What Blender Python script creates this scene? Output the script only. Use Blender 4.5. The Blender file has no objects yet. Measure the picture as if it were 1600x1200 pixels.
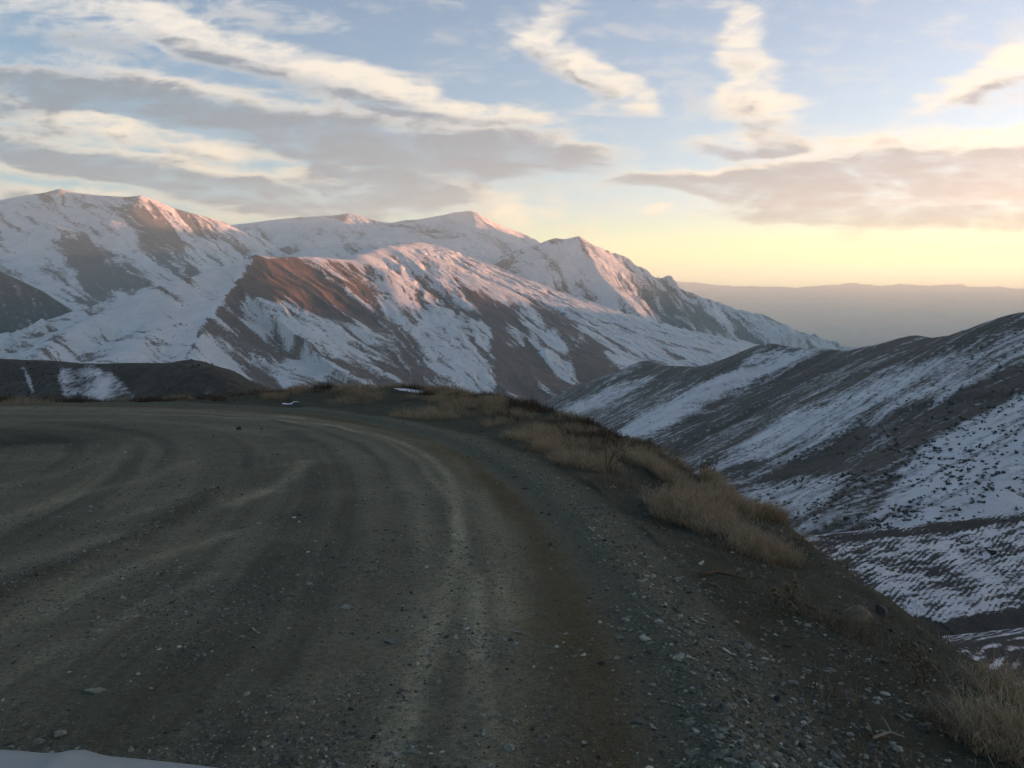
import bpy, math, random
import numpy as np
from mathutils import Vector
S = bpy.context.scene
COL = S.collection
rng = np.random.default_rng(7)
random.seed(7)

# ------------------------------------------------------------------ camera
FPX = 1305.0                       # focal length in photo pixels (1600 wide)
PITCH = math.radians(5.69)
CAMZ = 1.7
cam = bpy.data.cameras.new('camera'); cam_o = bpy.data.objects.new('camera', cam); COL.objects.link(cam_o)
cam.sensor_width = 36.0; cam.lens = 36.0 * FPX / 1600.0
cam.clip_start = 0.05; cam.clip_end = 200000.0
cam_o.location = (0, 0, CAMZ); cam_o.rotation_euler = (math.radians(90) - PITCH, 0, 0)
S.camera = cam_o
CP, SP = math.cos(PITCH), math.sin(PITCH)

def unproj(px, py, D):
    """point at forward distance D along the sight line of photo pixel (px, py)"""
    u = (np.asarray(px, float) - 800.0) / FPX; v = (np.asarray(py, float) - 600.0) / FPX
    dy = CP - v * SP; dz = -SP - v * CP
    return np.stack([u / dy * D, np.ones_like(u) * D, CAMZ + dz / dy * D], -1)

def proj(x, y, z):
    z = z - CAMZ
    f = y * CP - z * SP; up = y * SP + z * CP
    f = np.maximum(f, 1e-3)
    return 800.0 + FPX * x / f, 600.0 - FPX * up / f

# ------------------------------------------------------------------ render, sun, exposure
SUN_AZ, SUN_EL = 73.0, 3.0          # degrees; azimuth to the right of straight ahead
S.view_settings.view_transform = 'Standard'; S.view_settings.look = 'None'
S.view_settings.exposure = 2.47; S.view_settings.gamma = 1.0
SKY = 0.058
GAIN = SKY * 2 ** 2.47
S.render.engine = 'CYCLES'
S.cycles.use_denoising = True
S.cycles.max_bounces = 10; S.cycles.diffuse_bounces = 3; S.cycles.volume_bounces = 6
S.cycles.sample_clamp_indirect = 4.0
sl = bpy.data.lights.new('sun', 'SUN'); sl.energy = 4.7; sl.angle = math.radians(0.5); sl.color = (1.0, 0.43, 0.23)
so = bpy.data.objects.new('sun', sl); COL.objects.link(so)
sd = Vector((math.sin(math.radians(SUN_AZ)) * math.cos(math.radians(SUN_EL)),
             math.cos(math.radians(SUN_AZ)) * math.cos(math.radians(SUN_EL)), math.sin(math.radians(SUN_EL))))
so.rotation_euler = sd.to_track_quat('Z', 'Y').to_euler()
so.location = (50, 0, 60)

# ------------------------------------------------------------------ node helper
class NT:
    def __init__(s, tree): s.t = tree
    def n(s, typ, **kw):
        nd = s.t.nodes.new(typ)
        for k, v in kw.items(): setattr(nd, k, v)
        return nd
    def put(s, sock, v):
        if isinstance(v, bpy.types.NodeSocket): s.t.links.new(v, sock)
        elif v is not None: sock.default_value = v
    def m(s, op, a, b=None, c=None, clamp=False):
        nd = s.n('ShaderNodeMath', operation=op, use_clamp=clamp)
        for i, v in enumerate((a, b, c)): s.put(nd.inputs[i], v)
        return nd.outputs[0]
    def vm(s, op, a, b=None, scale=None):
        nd = s.n('ShaderNodeVectorMath', operation=op)
        s.put(nd.inputs[0], a)
        if b is not None: s.put(nd.inputs[1], b)
        if scale is not None: s.put(nd.inputs['Scale'], scale)
        return nd.outputs['Value'] if op in ('LENGTH', 'DOT_PRODUCT') else nd.outputs[0]
    def rng(s, v, a, b, c=0.0, d=1.0, kind='SMOOTHSTEP'):
        nd = s.n('ShaderNodeMapRange', interpolation_type=kind)
        for i, x in enumerate((v, a, b, c, d)): s.put(nd.inputs[i], x)
        return nd.outputs[0]
    def mix(s, f, a, b, blend='MIX'):
        nd = s.n('ShaderNodeMix', data_type='RGBA', blend_type=blend)
        s.put(nd.inputs[0], f)
        for i, v in ((6, a), (7, b)):
            if isinstance(v, tuple) and len(v) == 3: v = v + (1.0,)
            s.put(nd.inputs[i], v)
        return nd.outputs[2]
    def noise(s, vec, scale, detail=4.0, rough=0.55, dist=0.0):
        nd = s.n('ShaderNodeTexNoise')
        s.put(nd.inputs['Vector'], vec); nd.inputs['Scale'].default_value = scale
        nd.inputs['Detail'].default_value = detail; nd.inputs['Roughness'].default_value = rough
        nd.inputs['Distortion'].default_value = dist
        return nd.outputs['Fac']
    def mapping(s, vec, loc=(0, 0, 0), rot=(0, 0, 0), scale=(1, 1, 1), kind='POINT'):
        nd = s.n('ShaderNodeMapping', vector_type=kind)
        s.put(nd.inputs['Vector'], vec)
        nd.inputs['Location'].default_value = loc; nd.inputs['Rotation'].default_value = rot; nd.inputs['Scale'].default_value = scale
        return nd.outputs[0]
    def attr(s, name):
        return s.n('ShaderNodeAttribute', attribute_name=name)

# ------------------------------------------------------------------ sky
world = bpy.data.worlds.new('World'); S.world = world; world.use_nodes = True
wt = world.node_tree; W = NT(wt); bg = wt.nodes['Background']
bg.inputs[1].default_value = SKY
world.cycles.sampling_method = 'MANUAL'; world.cycles.sample_map_resolution = 512
sky = W.n('ShaderNodeTexSky', sky_type='NISHITA')
sky.sun_disc = False; sky.sun_elevation = math.radians(SUN_EL); sky.sun_rotation = math.radians(SUN_AZ)
sky.altitude = 2000; sky.dust_density = 2.0; sky.ozone_density = 1.5
base = W.vm('MULTIPLY', sky.outputs[0], (1.03, 1.14, 1.25))
# clouds live on the celestial sphere: u = x/y, v = z/y of the direction
def uv_of(px, py):
    p = unproj(px, py, 1.0); return float(p[0]), float(p[2] - CAMZ)
BLOBS = [  # px, py, rx, ry, clockwise tilt, weight, greyness
    (470, 100, 230, 30, 15, 1.0, 0), (600, 140, 110, 22, 14, .8, 0), (330, 62, 130, 24, 18, .55, 0),
    (120, 30, 240, 42, 6, .6, 0), (420, 15, 120, 20, 12, .3, 0),
    (190, 145, 190, 38, 9, .9, 1), (400, 185, 170, 40, 10, .8, 1), (40, 150, 120, 26, 5, .7, 1),
    (690, 208, 190, 48, 9, 1.0, 1), (620, 250, 190, 44, 8, .9, 1), (880, 245, 90, 18, 6, .6, 1), (790, 178, 90, 16, 6, .7, 0),
    (90, 190, 130, 20, 12, .8, 0), (260, 225, 110, 16, 14, .7, 0), (380, 245, 90, 14, 12, .5, 0),
    (150, 250, 230, 26, 10, .9, 1), (350, 295, 240, 28, 9, .9, 1), (600, 300, 150, 26, 5, .7, 1), (520, 260, 60, 12, 24, .6, 0),
    (60, 265, 100, 12, 10, .8, 0), (560, 295, 110, 14, 10, .6, 0), (250, 330, 260, 26, 5, .5, 0), (80, 310, 160, 20, 8, .5, 1),
    (880, 15, 50, 18, -28, .55, 0), (825, 50, 50, 16, -18, .4, 0), (890, 88, 100, 24, 22, .95, 0), (965, 135, 60, 30, 28, .85, 0), (960, 178, 60, 12, 0, .5, 0),
    (1165, 65, 32, 48, 0, .85, 0), (1172, 120, 42, 40, 8, .8, 0), (1190, 172, 66, 32, 10, .9, 0), (1160, 15, 60, 24, 0, .35, 0),
    (1170, 228, 95, 17, -2, .9, 1), (1120, 286, 150, 17, 3, 1.0, 1), (1240, 292, 160, 20, 0, .9, 1), (1010, 285, 60, 9, 4, .4, 1),
    (1420, 262, 230, 50, -4, 1.4, 1), (1330, 300, 220, 38, -2, 1.1, 1), (1560, 290, 170, 46, -4, 1.1, 1), (1580, 218, 120, 22, -10, .8, 0), (1540, 265, 170, 44, -8, .8, 1),
    (1500, 330, 230, 30, -2, 1.1, 1), (1600, 310, 170, 40, 0, .7, 1), (1300, 340, 150, 16, 0, .45, 1),
    (1530, 128, 120, 26, -24, .7, 0), (1600, 100, 90, 30, -20, .6, 0), (1490, 22, 80, 12, -24, .35, 0), (1430, 165, 60, 10, -20, .3, 0),
    (1030, 328, 24, 7, -4, .7, 0), (1075, 340, 24, 6, -4, .4, 0), (910, 345, 62, 20, 28, .5, 0), (812, 345, 26, 34, 10, .6, 0), (740, 312, 120, 22, 10, .5, 0),
    (1900, 200, 200, 60, -8, .8, 1), (-250, 180, 260, 60, 5, .8, 1), (-300, 60, 200, 40, 5, .7, 0), (600, -150, 400, 60, 10, .6, 0), (1200, -200, 300, 50, -10, .6, 0),
]
def field_group():
    """sum over the cloud patches: cover, cover of the shaded ones, and how far above each patch's own axis we look"""
    g = bpy.data.node_groups.new('cloud_field', 'ShaderNodeTree')
    g.interface.new_socket('Vector', in_out='INPUT', socket_type='NodeSocketVector')
    for k in ('cover', 'shaded', 'height'): g.interface.new_socket(k, in_out='OUTPUT', socket_type='NodeSocketFloat')
    G = NT(g); gi = G.n('NodeGroupInput'); go = G.n('NodeGroupOutput')
    acc = sh = hi = None
    for (px, py, rx, ry, a, w, gr) in BLOBS:
        u, v = uv_of(px, py); c_, s_ = math.cos(math.radians(a)), math.sin(math.radians(a))
        kx, ky = FPX / (rx * 1.32), FPX / (ry * 1.28)
        vec = gi.outputs[0]
        if acc is not None:      # chained so that the shader needs only one patch's values at a time
            nd = G.n('ShaderNodeVectorMath', operation='MULTIPLY_ADD'); g.links.new(acc, nd.inputs[0])
            nd.inputs[1].default_value = (1e-9, 1e-9, 0); g.links.new(vec, nd.inputs[2]); vec = nd.outputs[0]
        dx = G.vm('DOT_PRODUCT', vec, (c_ * kx, -s_ * kx, -(c_ * u - s_ * v) * kx))
        dy = G.vm('DOT_PRODUCT', vec, (s_ * ky, c_ * ky, -(s_ * u + c_ * v) * ky))
        f = G.rng(G.m('MULTIPLY_ADD', dx, dx, G.m('MULTIPLY', dy, dy)), 0.0, 1.3, w, 0.0)
        acc = f if acc is None else G.m('ADD', acc, f)
        if gr: sh = f if sh is None else G.m('ADD', sh, f)
        hi = G.m('MULTIPLY', f, dy) if hi is None else G.m('MULTIPLY_ADD', f, dy, hi)
    for i, o_ in enumerate((acc, sh, hi)): g.links.new(o_, go.inputs[i])
    return g
tc = W.n('ShaderNodeTexCoord')
sx = W.n('ShaderNodeSeparateXYZ'); wt.links.new(tc.outputs['Generated'], sx.inputs[0])
yy = W.m('MAXIMUM', W.m('ABSOLUTE', sx.outputs[1]), 0.08)
U = W.m('DIVIDE', sx.outputs[0], yy); V = W.m('DIVIDE', sx.outputs[2], yy)
cx = W.n('ShaderNodeCombineXYZ'); wt.links.new(U, cx.inputs[0]); wt.links.new(V, cx.inputs[1]); cx.inputs[2].default_value = 1.0
P = cx.outputs[0]
st = W.mapping(P, rot=(0, 0, math.radians(9)), scale=(1.0, 3.2, 1))
nz = W.n('ShaderNodeTexNoise'); wt.links.new(st, nz.inputs['Vector'])
nz.inputs['Scale'].default_value = 5.0; nz.inputs['Detail'].default_value = 5.0; nz.inputs['Roughness'].default_value = .55
warp = W.vm('SCALE', W.vm('SUBTRACT', nz.outputs['Color'], (.5, .5, .5)), scale=0.09)
warp = W.vm('MULTIPLY', warp, (1.0, .55, 0))
Pw = W.vm('ADD', P, warp)
cf = W.n('ShaderNodeGroup'); cf.node_tree = field_group(); W.put(cf.inputs[0], Pw)
F0, G0, H0 = cf.outputs
fine = W.noise(W.mapping(P, rot=(0, 0, math.radians(10)), scale=(1, 2.2, 1)), 14.0, 10.0, .70, .6)
wisp = W.noise(W.mapping(P, rot=(0, 0, math.radians(13)), scale=(1, 5.5, 1)), 9.0, 8.0, .64, .3)
NZ = W.m('ADD', W.m('MULTIPLY_ADD', fine, 2.9, -1.45), W.m('MULTIPLY_ADD', wisp, 2.3, -1.15))
D0 = W.m('ADD', W.m('MINIMUM', F0, 1.05), NZ)
dens = W.rng(D0, -0.08, 1.4)
grey = W.rng(W.m('ADD', W.m('SUBTRACT', G0, W.m('MULTIPLY', H0, 1.25)), W.m('MULTIPLY', NZ, .95)), 0.1, 1.15)
lowt = W.rng(V, 0.30, 0.03, 0.0, 1.0, 'LINEAR')
def disp(r, g, b):   # display sRGB 0-255 -> sky radiance
    f = lambda c: (c / 255 / 12.92 if c <= 10.3 else ((c / 255 + .055) / 1.055) ** 2.4) / GAIN
    return (f(r), f(g), f(b))
bright = W.mix(lowt, disp(264, 254, 238), disp(276, 248, 202))
dark = W.mix(lowt, disp(124, 142, 158), disp(140, 152, 160))
right = W.rng(U, -0.3, 0.6)
bright = W.mix(W.m('MULTIPLY', right, .35), bright, disp(255, 244, 206))
dark = W.mix(W.m('MULTIPLY', right, .8), dark, disp(118, 142, 160))
ccol = W.mix(grey, bright, dark)
glow = W.m('MULTIPLY', W.rng(V, .118, .03, 0, 1), W.rng(U, -.55, .62, .18, 1.3))
base = W.mix(W.m('MULTIPLY', glow, .75, clamp=True), base, disp(318, 320, 186))
ccol = W.mix(W.m('MULTIPLY', glow, .25), ccol, disp(318, 320, 186))
skyc = W.mix(W.m('MULTIPLY', dens, 0.88), base, ccol)
up = W.rng(sx.outputs[2], -0.02, 0.03)
skyc = W.mix(up, base, skyc)
wt.links.new(skyc, bg.inputs[0])

# ------------------------------------------------------------------ numpy noise
def _hash(ix, iy, seed):
    h = (ix.astype(np.uint32) * np.uint32(374761393) + iy.astype(np.uint32) * np.uint32(668265263) + np.uint32(seed) * np.uint32(2246822519))
    h = (h ^ (h >> np.uint32(13))) * np.uint32(1274126177)
    h = h ^ (h >> np.uint32(16))
    return h
def perlin(x, y, seed=0):
    x = np.asarray(x, float); y = np.asarray(y, float)
    ix = np.floor(x); iy = np.floor(y); fx = x - ix; fy = y - iy
    ix = ix.astype(np.int64); iy = iy.astype(np.int64)
    def g(ox, oy):
        a = _hash(ix + ox, iy + oy, seed).astype(np.float64) * (2 * math.pi / 4294967296.0)
        return np.cos(a) * (fx - ox) + np.sin(a) * (fy - oy)
    w = fx * fx * fx * (fx * (fx * 6 - 15) + 10); q = fy * fy * fy * (fy * (fy * 6 - 15) + 10)
    a = g(0, 0); b = g(1, 0); c = g(0, 1); d = g(1, 1)
    return (a + (b - a) * w + ((c + (d - c) * w) - (a + (b - a) * w)) * q) * 1.5
def fbm(x, y, oct=4, seed=0, gain=.5, lac=2.03):
    s = 0; a = 1.0; t = 0
    for i in range(oct):
        s = s + a * perlin(x, y, seed + i * 17); t += a; a *= gain; x = x * lac + 13.7; y = y * lac + 7.3
    return s / t
def ridged(x, y, oct=4, seed=0, gain=.5):
    s = 0; a = 1.0; t = 0
    for i in range(oct):
        s = s + a * (1 - np.abs(perlin(x, y, seed + i * 31)) * 2); t += a; a *= gain; x = x * 2.07 + 5.1; y = y * 2.07 + 9.2
    return s / t
def sstep(a, b, x):
    t = np.clip((x - a) / (b - a), 0, 1); return t * t * (3 - 2 * t)

# ------------------------------------------------------------------ mesh helpers
def link_mesh(name, verts, faces_flat, sizes, mat=None, smooth=True, attrs=None, parent=None):
    me = bpy.data.meshes.new(name)
    verts = np.ascontiguousarray(verts, dtype=np.float32); faces_flat = np.ascontiguousarray(faces_flat, dtype=np.int32)
    me.vertices.add(len(verts)); me.vertices.foreach_set('co', verts.ravel())
    me.loops.add(len(faces_flat)); me.loops.foreach_set('vertex_index', faces_flat)
    n = len(sizes); me.polygons.add(n)
    starts = np.concatenate([[0], np.cumsum(sizes)[:-1]]).astype(np.int32)
    me.polygons.foreach_set('loop_start', starts)
    me.update(calc_edges=True)
    me.polygons.foreach_set('use_smooth', np.full(n, smooth, dtype=bool))
    if attrs:
        for k, v in attrs.items():
            v = np.asarray(v, dtype=np.float32)
            if v.ndim == 1:
                a = me.attributes.new(k, 'FLOAT', 'POINT'); a.data.foreach_set('value', v)
            else:
                a = me.attributes.new(k, 'FLOAT_VECTOR', 'POINT'); a.data.foreach_set('vector', v.ravel())
    me.validate()
    if mat: me.materials.append(mat)
    o = bpy.data.objects.new(name, me); COL.objects.link(o)
    if parent: o.parent = parent
    return o
def grid_mesh(name, X, Y, Z, mat, attrs=None, keep=None):
    r, c = X.shape
    idx = np.arange(r * c).reshape(r, c)
    q = np.stack([idx[:-1, :-1], idx[:-1, 1:], idx[1:, 1:], idx[1:, :-1]], -1).reshape(-1, 4)
    if keep is not None:
        kk = keep.ravel(); q = q[kk[q].any(1)]
        used = np.zeros(r * c, bool); used[q.ravel()] = True
        new = np.cumsum(used) - 1; q = new[q]
        pick = used
    else: pick = slice(None)
    V3 = np.stack([X, Y, Z], -1).reshape(-1, 3)[pick]
    at = {k: np.asarray(v).reshape(r * c, -1)[pick].squeeze() for k, v in (attrs or {}).items()}
    return link_mesh(name, V3, q.ravel(), np.full(len(q), 4), mat, True, at)
def structure(o, label, cat):
    o['kind'] = 'structure'; o['label'] = label; o['category'] = cat; return o
def stuff(o, label, cat):
    o['kind'] = 'stuff'; o['label'] = label; o['category'] = cat; return o
def thing(o, label, cat, group=None):
    o['label'] = label; o['category'] = cat
    if group: o['group'] = group
    return o

# ------------------------------------------------------------------ hills: heightfields grown from ridge lines
class Hill:
    def __init__(s, spines, smooth=30.0, L=900.0, r=25.0, plan=False):
        s.sp = []
        for sp in spines:
            a = np.array(sp[0], float); s.sp.append((a if plan else unproj(a[:, 0], a[:, 1], a[:, 2]), sp[1], sp[2] if len(sp) > 2 else sp[1], sp[3] if len(sp) > 3 else r))
        s.smooth = smooth; s.L = L
    def z(s, x, y):
        best = None
        dmin = None
        for P3, kl, kr, r in s.sp:
            bd = np.full(x.shape, 1e18); bz = np.zeros(x.shape); bs = np.zeros(x.shape)
            for a, b in zip(P3[:-1], P3[1:]):
                ex, ey = b[0] - a[0], b[1] - a[1]; l2 = ex * ex + ey * ey
                t = np.clip(((x - a[0]) * ex + (y - a[1]) * ey) / l2, 0, 1)
                dx = x - (a[0] + t * ex); dy = y - (a[1] + t * ey); d2 = dx * dx + dy * dy
                zz = a[2] + (b[2] - a[2]) * t; sd_ = ex * dy - ey * dx
                m = d2 < bd; bd = np.where(m, d2, bd); bz = np.where(m, zz, bz); bs = np.where(m, sd_ / np.sqrt(l2), bs)
            d = np.sqrt(bd)
            sgn = np.clip(bs / np.maximum(d, 1e-6), -1, 1) * .5 + .5       # 1 = left of the ridge line
            k = kr + (kl - kr) * sgn
            dr = k * (np.sqrt(d * d + r * r) - r)
            h = bz - s.L * (1 - np.exp(-dr / s.L))
            if best is None: best = h; dmin = d
            else:
                hh = np.maximum(s.smooth - np.abs(best - h), 0) / s.smooth
                best = np.maximum(best, h) + hh * hh * s.smooth * .25
                dmin = np.minimum(dmin, d)
        return best, dmin

def poly_sd(px, py, poly):
    """signed distance to a closed outline, positive inside"""
    P = np.array(poly, float); n = len(P)
    d = np.full(px.shape, 1e18); ins = np.zeros(px.shape, bool)
    for i in range(n):
        a = P[i]; b = P[(i + 1) % n]; ex, ey = b - a; l2 = ex * ex + ey * ey + 1e-9
        t = np.clip(((px - a[0]) * ex + (py - a[1]) * ey) / l2, 0, 1)
        d = np.minimum(d, (px - a[0] - t * ex) ** 2 + (py - a[1] - t * ey) ** 2)
        c = ((a[1] > py) != (b[1] > py)) & (px < (b[0] - a[0]) * (py - a[1]) / (b[1] - a[1] + 1e-12) + a[0])
        ins ^= c
    d = np.sqrt(d); return np.where(ins, d, -d)
def line_d(px, py, pts):
    P = np.array(pts, float); d = np.full(px.shape, 1e18)
    for a, b in zip(P[:-1], P[1:]):
        ex, ey = b - a; l2 = ex * ex + ey * ey
        t = np.clip(((px - a[0]) * ex + (py - a[1]) * ey) / l2, 0, 1)
        d = np.minimum(d, (px - a[0] - t * ex) ** 2 + (py - a[1] - t * ey) ** 2)
    return np.sqrt(d)

GRIDS = {}
def build_hill(name, hill, u0, u1, nu, D0, D1, nD, mat, base_bias, patches, fall, streak, gully, rough, wpx=10, paths=(), zmin=-650, gsnow=.5, key=None, furrow=None, fall2=None):
    """fall: plan direction the slope falls along; streak: (wavelength, stretch, amount) of wind and melt streaks;
    gully: (wavelength, stretch, depth); rough: (wavelength, height); patches: snow (+) and bare (-) outlines."""
    us = np.linspace(u0, u1, nu); Ds = np.exp(np.linspace(math.log(D0), math.log(D1), nD))
    D, Uu = np.meshgrid(Ds, us, indexing='ij'); X = Uu * D; Y = D
    Z, d = hill.z(X, Y)
    wl, stz, dep = gully; sw, ss, sa = streak
    def flow(fx, fy):
        fl = math.hypot(fx, fy); fx /= fl; fy /= fl
        al = X * fx + Y * fy; ac = X * -fy + Y * fx
        wa = ac + fbm(X / wl / 2.5, Y / wl / 2.5, 3, 91) * wl * .7
        wa2 = ac + fbm(X / sw / 4, Y / sw / 4, 3, 71) * sw * .8
        return ridged(wa / wl, al / (wl * stz), 4, 3), fbm(wa2 / sw, al / (sw * ss), 5, 21, .6)
    g, sn = flow(*fall)
    if fall2:
        w2 = sstep(fall2[2] - fall2[3], fall2[2] + fall2[3], Uu + .15 * (np.log(D) - math.log(2400))); g2, sn2 = flow(fall2[0], fall2[1])
        g = g * (1 - w2) + g2 * w2; sn = sn * (1 - w2) + sn2 * w2
    amt = np.clip(d / (wl * 1.2), 0.03, 1)
    Z = Z + (g - .55) * dep * amt + fbm(X / rough[0], Y / rough[0], 5, 5, .55) * rough[1] * np.clip(d / rough[0] + .09, 0, 1)
    keep = Z > zmin - 60
    Z = np.maximum(Z, zmin - 80)
    px, py = proj(X, Y, Z)
    wx = px + fbm(px / 60, py / 60, 4, 11, .6) * wpx * 2.2; wy = py + fbm(px / 60, py / 60, 4, 12, .6) * wpx * 2.2
    b = np.full(X.shape, float(base_bias))
    for pts, val, fe in patches:
        k = sstep(-fe, fe, poly_sd(wx, wy, pts)); b = b * (1 - k) + val * k
    snow = b + sn * sa * 2.0 + (g - .55) * gsnow
    if furrow:
        fx_, fy_, fw, fa = furrow; ph = (X * -fy_ + Y * fx_) / fw + fbm(X / 18, Y / 18, 3, 51) * 1.3
        snow = snow + fa * np.sin(2 * np.pi * ph) * (.7 + .8 * fbm(X / 6, Y / 6, 2, 52)); Z = Z + .06 * np.sin(2 * np.pi * ph)
    for pts, w_, v_ in paths:
        snow = snow + v_ * np.exp(-(line_d(px + fbm(px / 25, py / 25, 2, 44) * 2.5, py, pts) / w_) ** 2)
    if key: GRIDS[key] = (us, Ds, Z)
    return grid_mesh(name, X, Y, Z, mat, {'snow': snow}, keep)

def hill_mat(name, fine, speck, bare=(.082, .072, .064), bare2=(.13, .108, .09), sharp=.16, speck_amt=.5, bump=1.0, soft=.28):
    m = bpy.data.materials.new(name); m.use_nodes = True
    N = NT(m.node_tree); bs = m.node_tree.nodes['Principled BSDF']
    pos = N.n('ShaderNodeNewGeometry').outputs['Position']
    at = N.attr('snow').outputs['Fac']
    n1 = N.noise(pos, 1.0 / fine, 7.0, .65)
    n2 = N.noise(pos, 1.0 / (fine * 7), 5.0, .6)
    sp = N.n('ShaderNodeTexVoronoi'); N.put(sp.inputs['Vector'], pos); sp.inputs['Scale'].default_value = 1.0 / speck; sp.inputs['Randomness'].default_value = 1.0
    spk = N.rng(sp.outputs['Distance'], .10, .34, 1.0, 0.0)
    spk = N.m('MULTIPLY', spk, N.rng(n2, .42, .62))
    v = N.m('ADD', at, N.m('MULTIPLY_ADD', n1, 1.7, -.85))
    v = N.m('ADD', v, N.m('MULTIPLY_ADD', n2, .7, -.35))
    v = N.m('SUBTRACT', v, N.m('MULTIPLY', spk, speck_amt))
    f = N.rng(v, -sharp, sharp, 0, 1, 'LINEAR')
    thin = N.rng(v, -sharp - soft, sharp, 0.0, 1.0)
    ground = N.mix(N.rng(n1, .3, .7), bare, bare2)
    ground = N.mix(N.rng(n2, .35, .65, 0, .5), ground, tuple(c * .62 for c in bare))
    ground = N.mix(N.m('MULTIPLY', thin, .28), ground, (.45, .45, .46))
    snowc = N.mix(N.rng(n2, .3, .7), (.54, .545, .55), (.64, .64, .64))
    colr = N.mix(f, ground, snowc)
    N.put(bs.inputs['Base Color'], colr)
    bs.inputs['Roughness'].default_value = .85; bs.inputs['Specular IOR Level'].default_value = .15
    bp = N.n('ShaderNodeBump'); bp.inputs['Strength'].default_value = .9; bp.inputs['Distance'].default_value = fine * .35 * bump
    N.put(bp.inputs['Height'], N.m('ADD', n1, N.m('MULTIPLY', n2, 2.0))); m.node_tree.links.new(bp.outputs[0], bs.inputs['Normal'])
    return m

# --- far left mountain
A = Hill([
    ([(-420, 380, 5700), (-250, 345, 5600), (-100, 325, 5400), (0, 313, 5300), (60, 303, 5250), (95, 299, 5200), (165, 306, 5150), (220, 309, 5100), (270, 326, 5200), (310, 336, 5300), (345, 346, 5450), (372, 360, 5600)], .5, .5),
    ([(95, 299, 5200), (60, 340, 4750), (105, 364, 4350), (120, 420, 3950), (130, 480, 3600)], .45, .62, 20),
    ([(220, 309, 5100), (205, 334, 4850), (262, 400, 4350), (300, 440, 4050)], .5, .6, 20),
    ([(-100, 325, 5400), (-60, 380, 4700), (20, 430, 4200)], .5, .5),
], 60, 1400, 40)
MF = hill_mat('far_slope', 20, 28, speck_amt=.6, sharp=.26)
o = build_hill('mountain', A, -1.0, -.24, 720, 3000, 7500, 420, MF, .36, [
    ([(186, 338), (238, 328), (262, 356), (300, 400), (330, 425), (300, 452), (262, 420), (225, 380)], -.42, 12),
    ([(84, 376), (138, 364), (180, 400), (235, 440), (235, 462), (185, 448), (150, 478), (122, 470), (128, 420)], -.42, 12),
    ([(232, 316), (262, 318), (330, 350), (400, 388), (385, 400), (320, 372), (270, 345)], -.26, 12),
], (.70, -.71), (55, 9, .85), (300, 5, 46), (360, 36), 6, gsnow=.9)
structure(o, 'snowy mountain on the far left with bare streaked slopes and a flat summit', 'mountain')

# --- skyline peak and rolling snowfields behind
Dk = Hill([
    ([(300, 372, 6600), (365, 351, 6500), (430, 343, 6600), (500, 337, 6700), (545, 337, 6600), (600, 348, 6500), (640, 348, 6300), (680, 338, 6200), (712, 332, 6100), (742, 336, 6050), (790, 361, 6150), (832, 384, 6300), (900, 420, 6500)], .42, .42, 30),
    ([(735, 334, 6050), (744, 352, 5800), (722, 372, 5400), (690, 390, 5000)], .5, .4, 20),
    ([(790, 361, 6150), (800, 385, 5700), (812, 400, 5300)], .45, .45, 20),
    ([(545, 337, 6600), (520, 362, 6000), (470, 378, 5600), (420, 395, 5300)], .35, .35, 50),
    ([(640, 348, 6300), (620, 366, 5700), (560, 378, 5300), (480, 390, 5000)], .3, .35, 50),
], 80, 1400, 40)
MS = hill_mat('high_snow', 24, 36, speck_amt=.6, sharp=.36)
o = build_hill('mountain', Dk, -.42, .14, 640, 4200, 8500, 380, MS, .5, [
    ([(380, 372), (470, 352), (500, 362), (420, 392), (395, 398)], .25, 14),
    ([(720, 345), (790, 360), (830, 385), (770, 378)], .6, 8),
], (.47, -.88), (80, 7, .7), (340, 5, 80), (360, 80), 6, gsnow=1.0)
structure(o, 'snow covered peak on the skyline with a pink lit right flank', 'mountain')

# --- second peak to the right
E_ = Hill([
    ([(760, 410, 5200), (800, 394, 5000), (830, 383, 4700), (868, 375, 4500), (905, 372, 4400), (940, 395, 4350), (985, 427, 4300), (1045, 459, 4200), (1085, 500, 4150), (1125, 540, 4100), (1170, 585, 4000), (1220, 630, 3900)], .58, .58, 14),
    ([(905, 372, 4400), (938, 430, 4050), (985, 478, 3750), (1040, 530, 3450), (1070, 580, 3250)], .5, .62, 14),
    ([(868, 375, 4500), (850, 410, 4250), (850, 460, 3950), (880, 510, 3700)], .5, .5, 25),
    ([(1045, 459, 4200), (1085, 518, 3850), (1130, 565, 3550)], .5, .55, 14),
    ([(1125, 540, 4100), (1150, 572, 3850)], .5, .55, 14),
], 40, 1400, 18)
ME = hill_mat('rocky_snow', 12, 20, speck_amt=.9, sharp=.30)
o = build_hill('mountain', E_, -.06, .44, 640, 2700, 6200, 420, ME, .2, [
    ([(1035, 478), (1085, 495), (1105, 540), (1120, 590), (1000, 600), (1015, 530)], -.32, 14),
    ([(925, 392), (960, 415), (1050, 465), (1115, 510), (1080, 515), (1030, 480), (960, 440)], .0, 10),
    ([(1085, 490), (1150, 515), (1240, 560), (1320, 600), (1200, 620), (1120, 560)], -.35, 10), ([(1095, 512), (1140, 520), (1165, 545), (1130, 548)], .4, 6),
    ([(800, 390), (905, 375), (925, 420), (880, 450), (830, 440)], .68, 14),
    ([(960, 580), (1080, 560), (1090, 620), (950, 620)], -.45, 14),
], (.30, -.95), (45, 7, .85), (200, 5, 60), (160, 48), 5, gsnow=1.2)
structure(o, 'grey rocky snow peak with a long descending right ridge', 'mountain')

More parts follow.
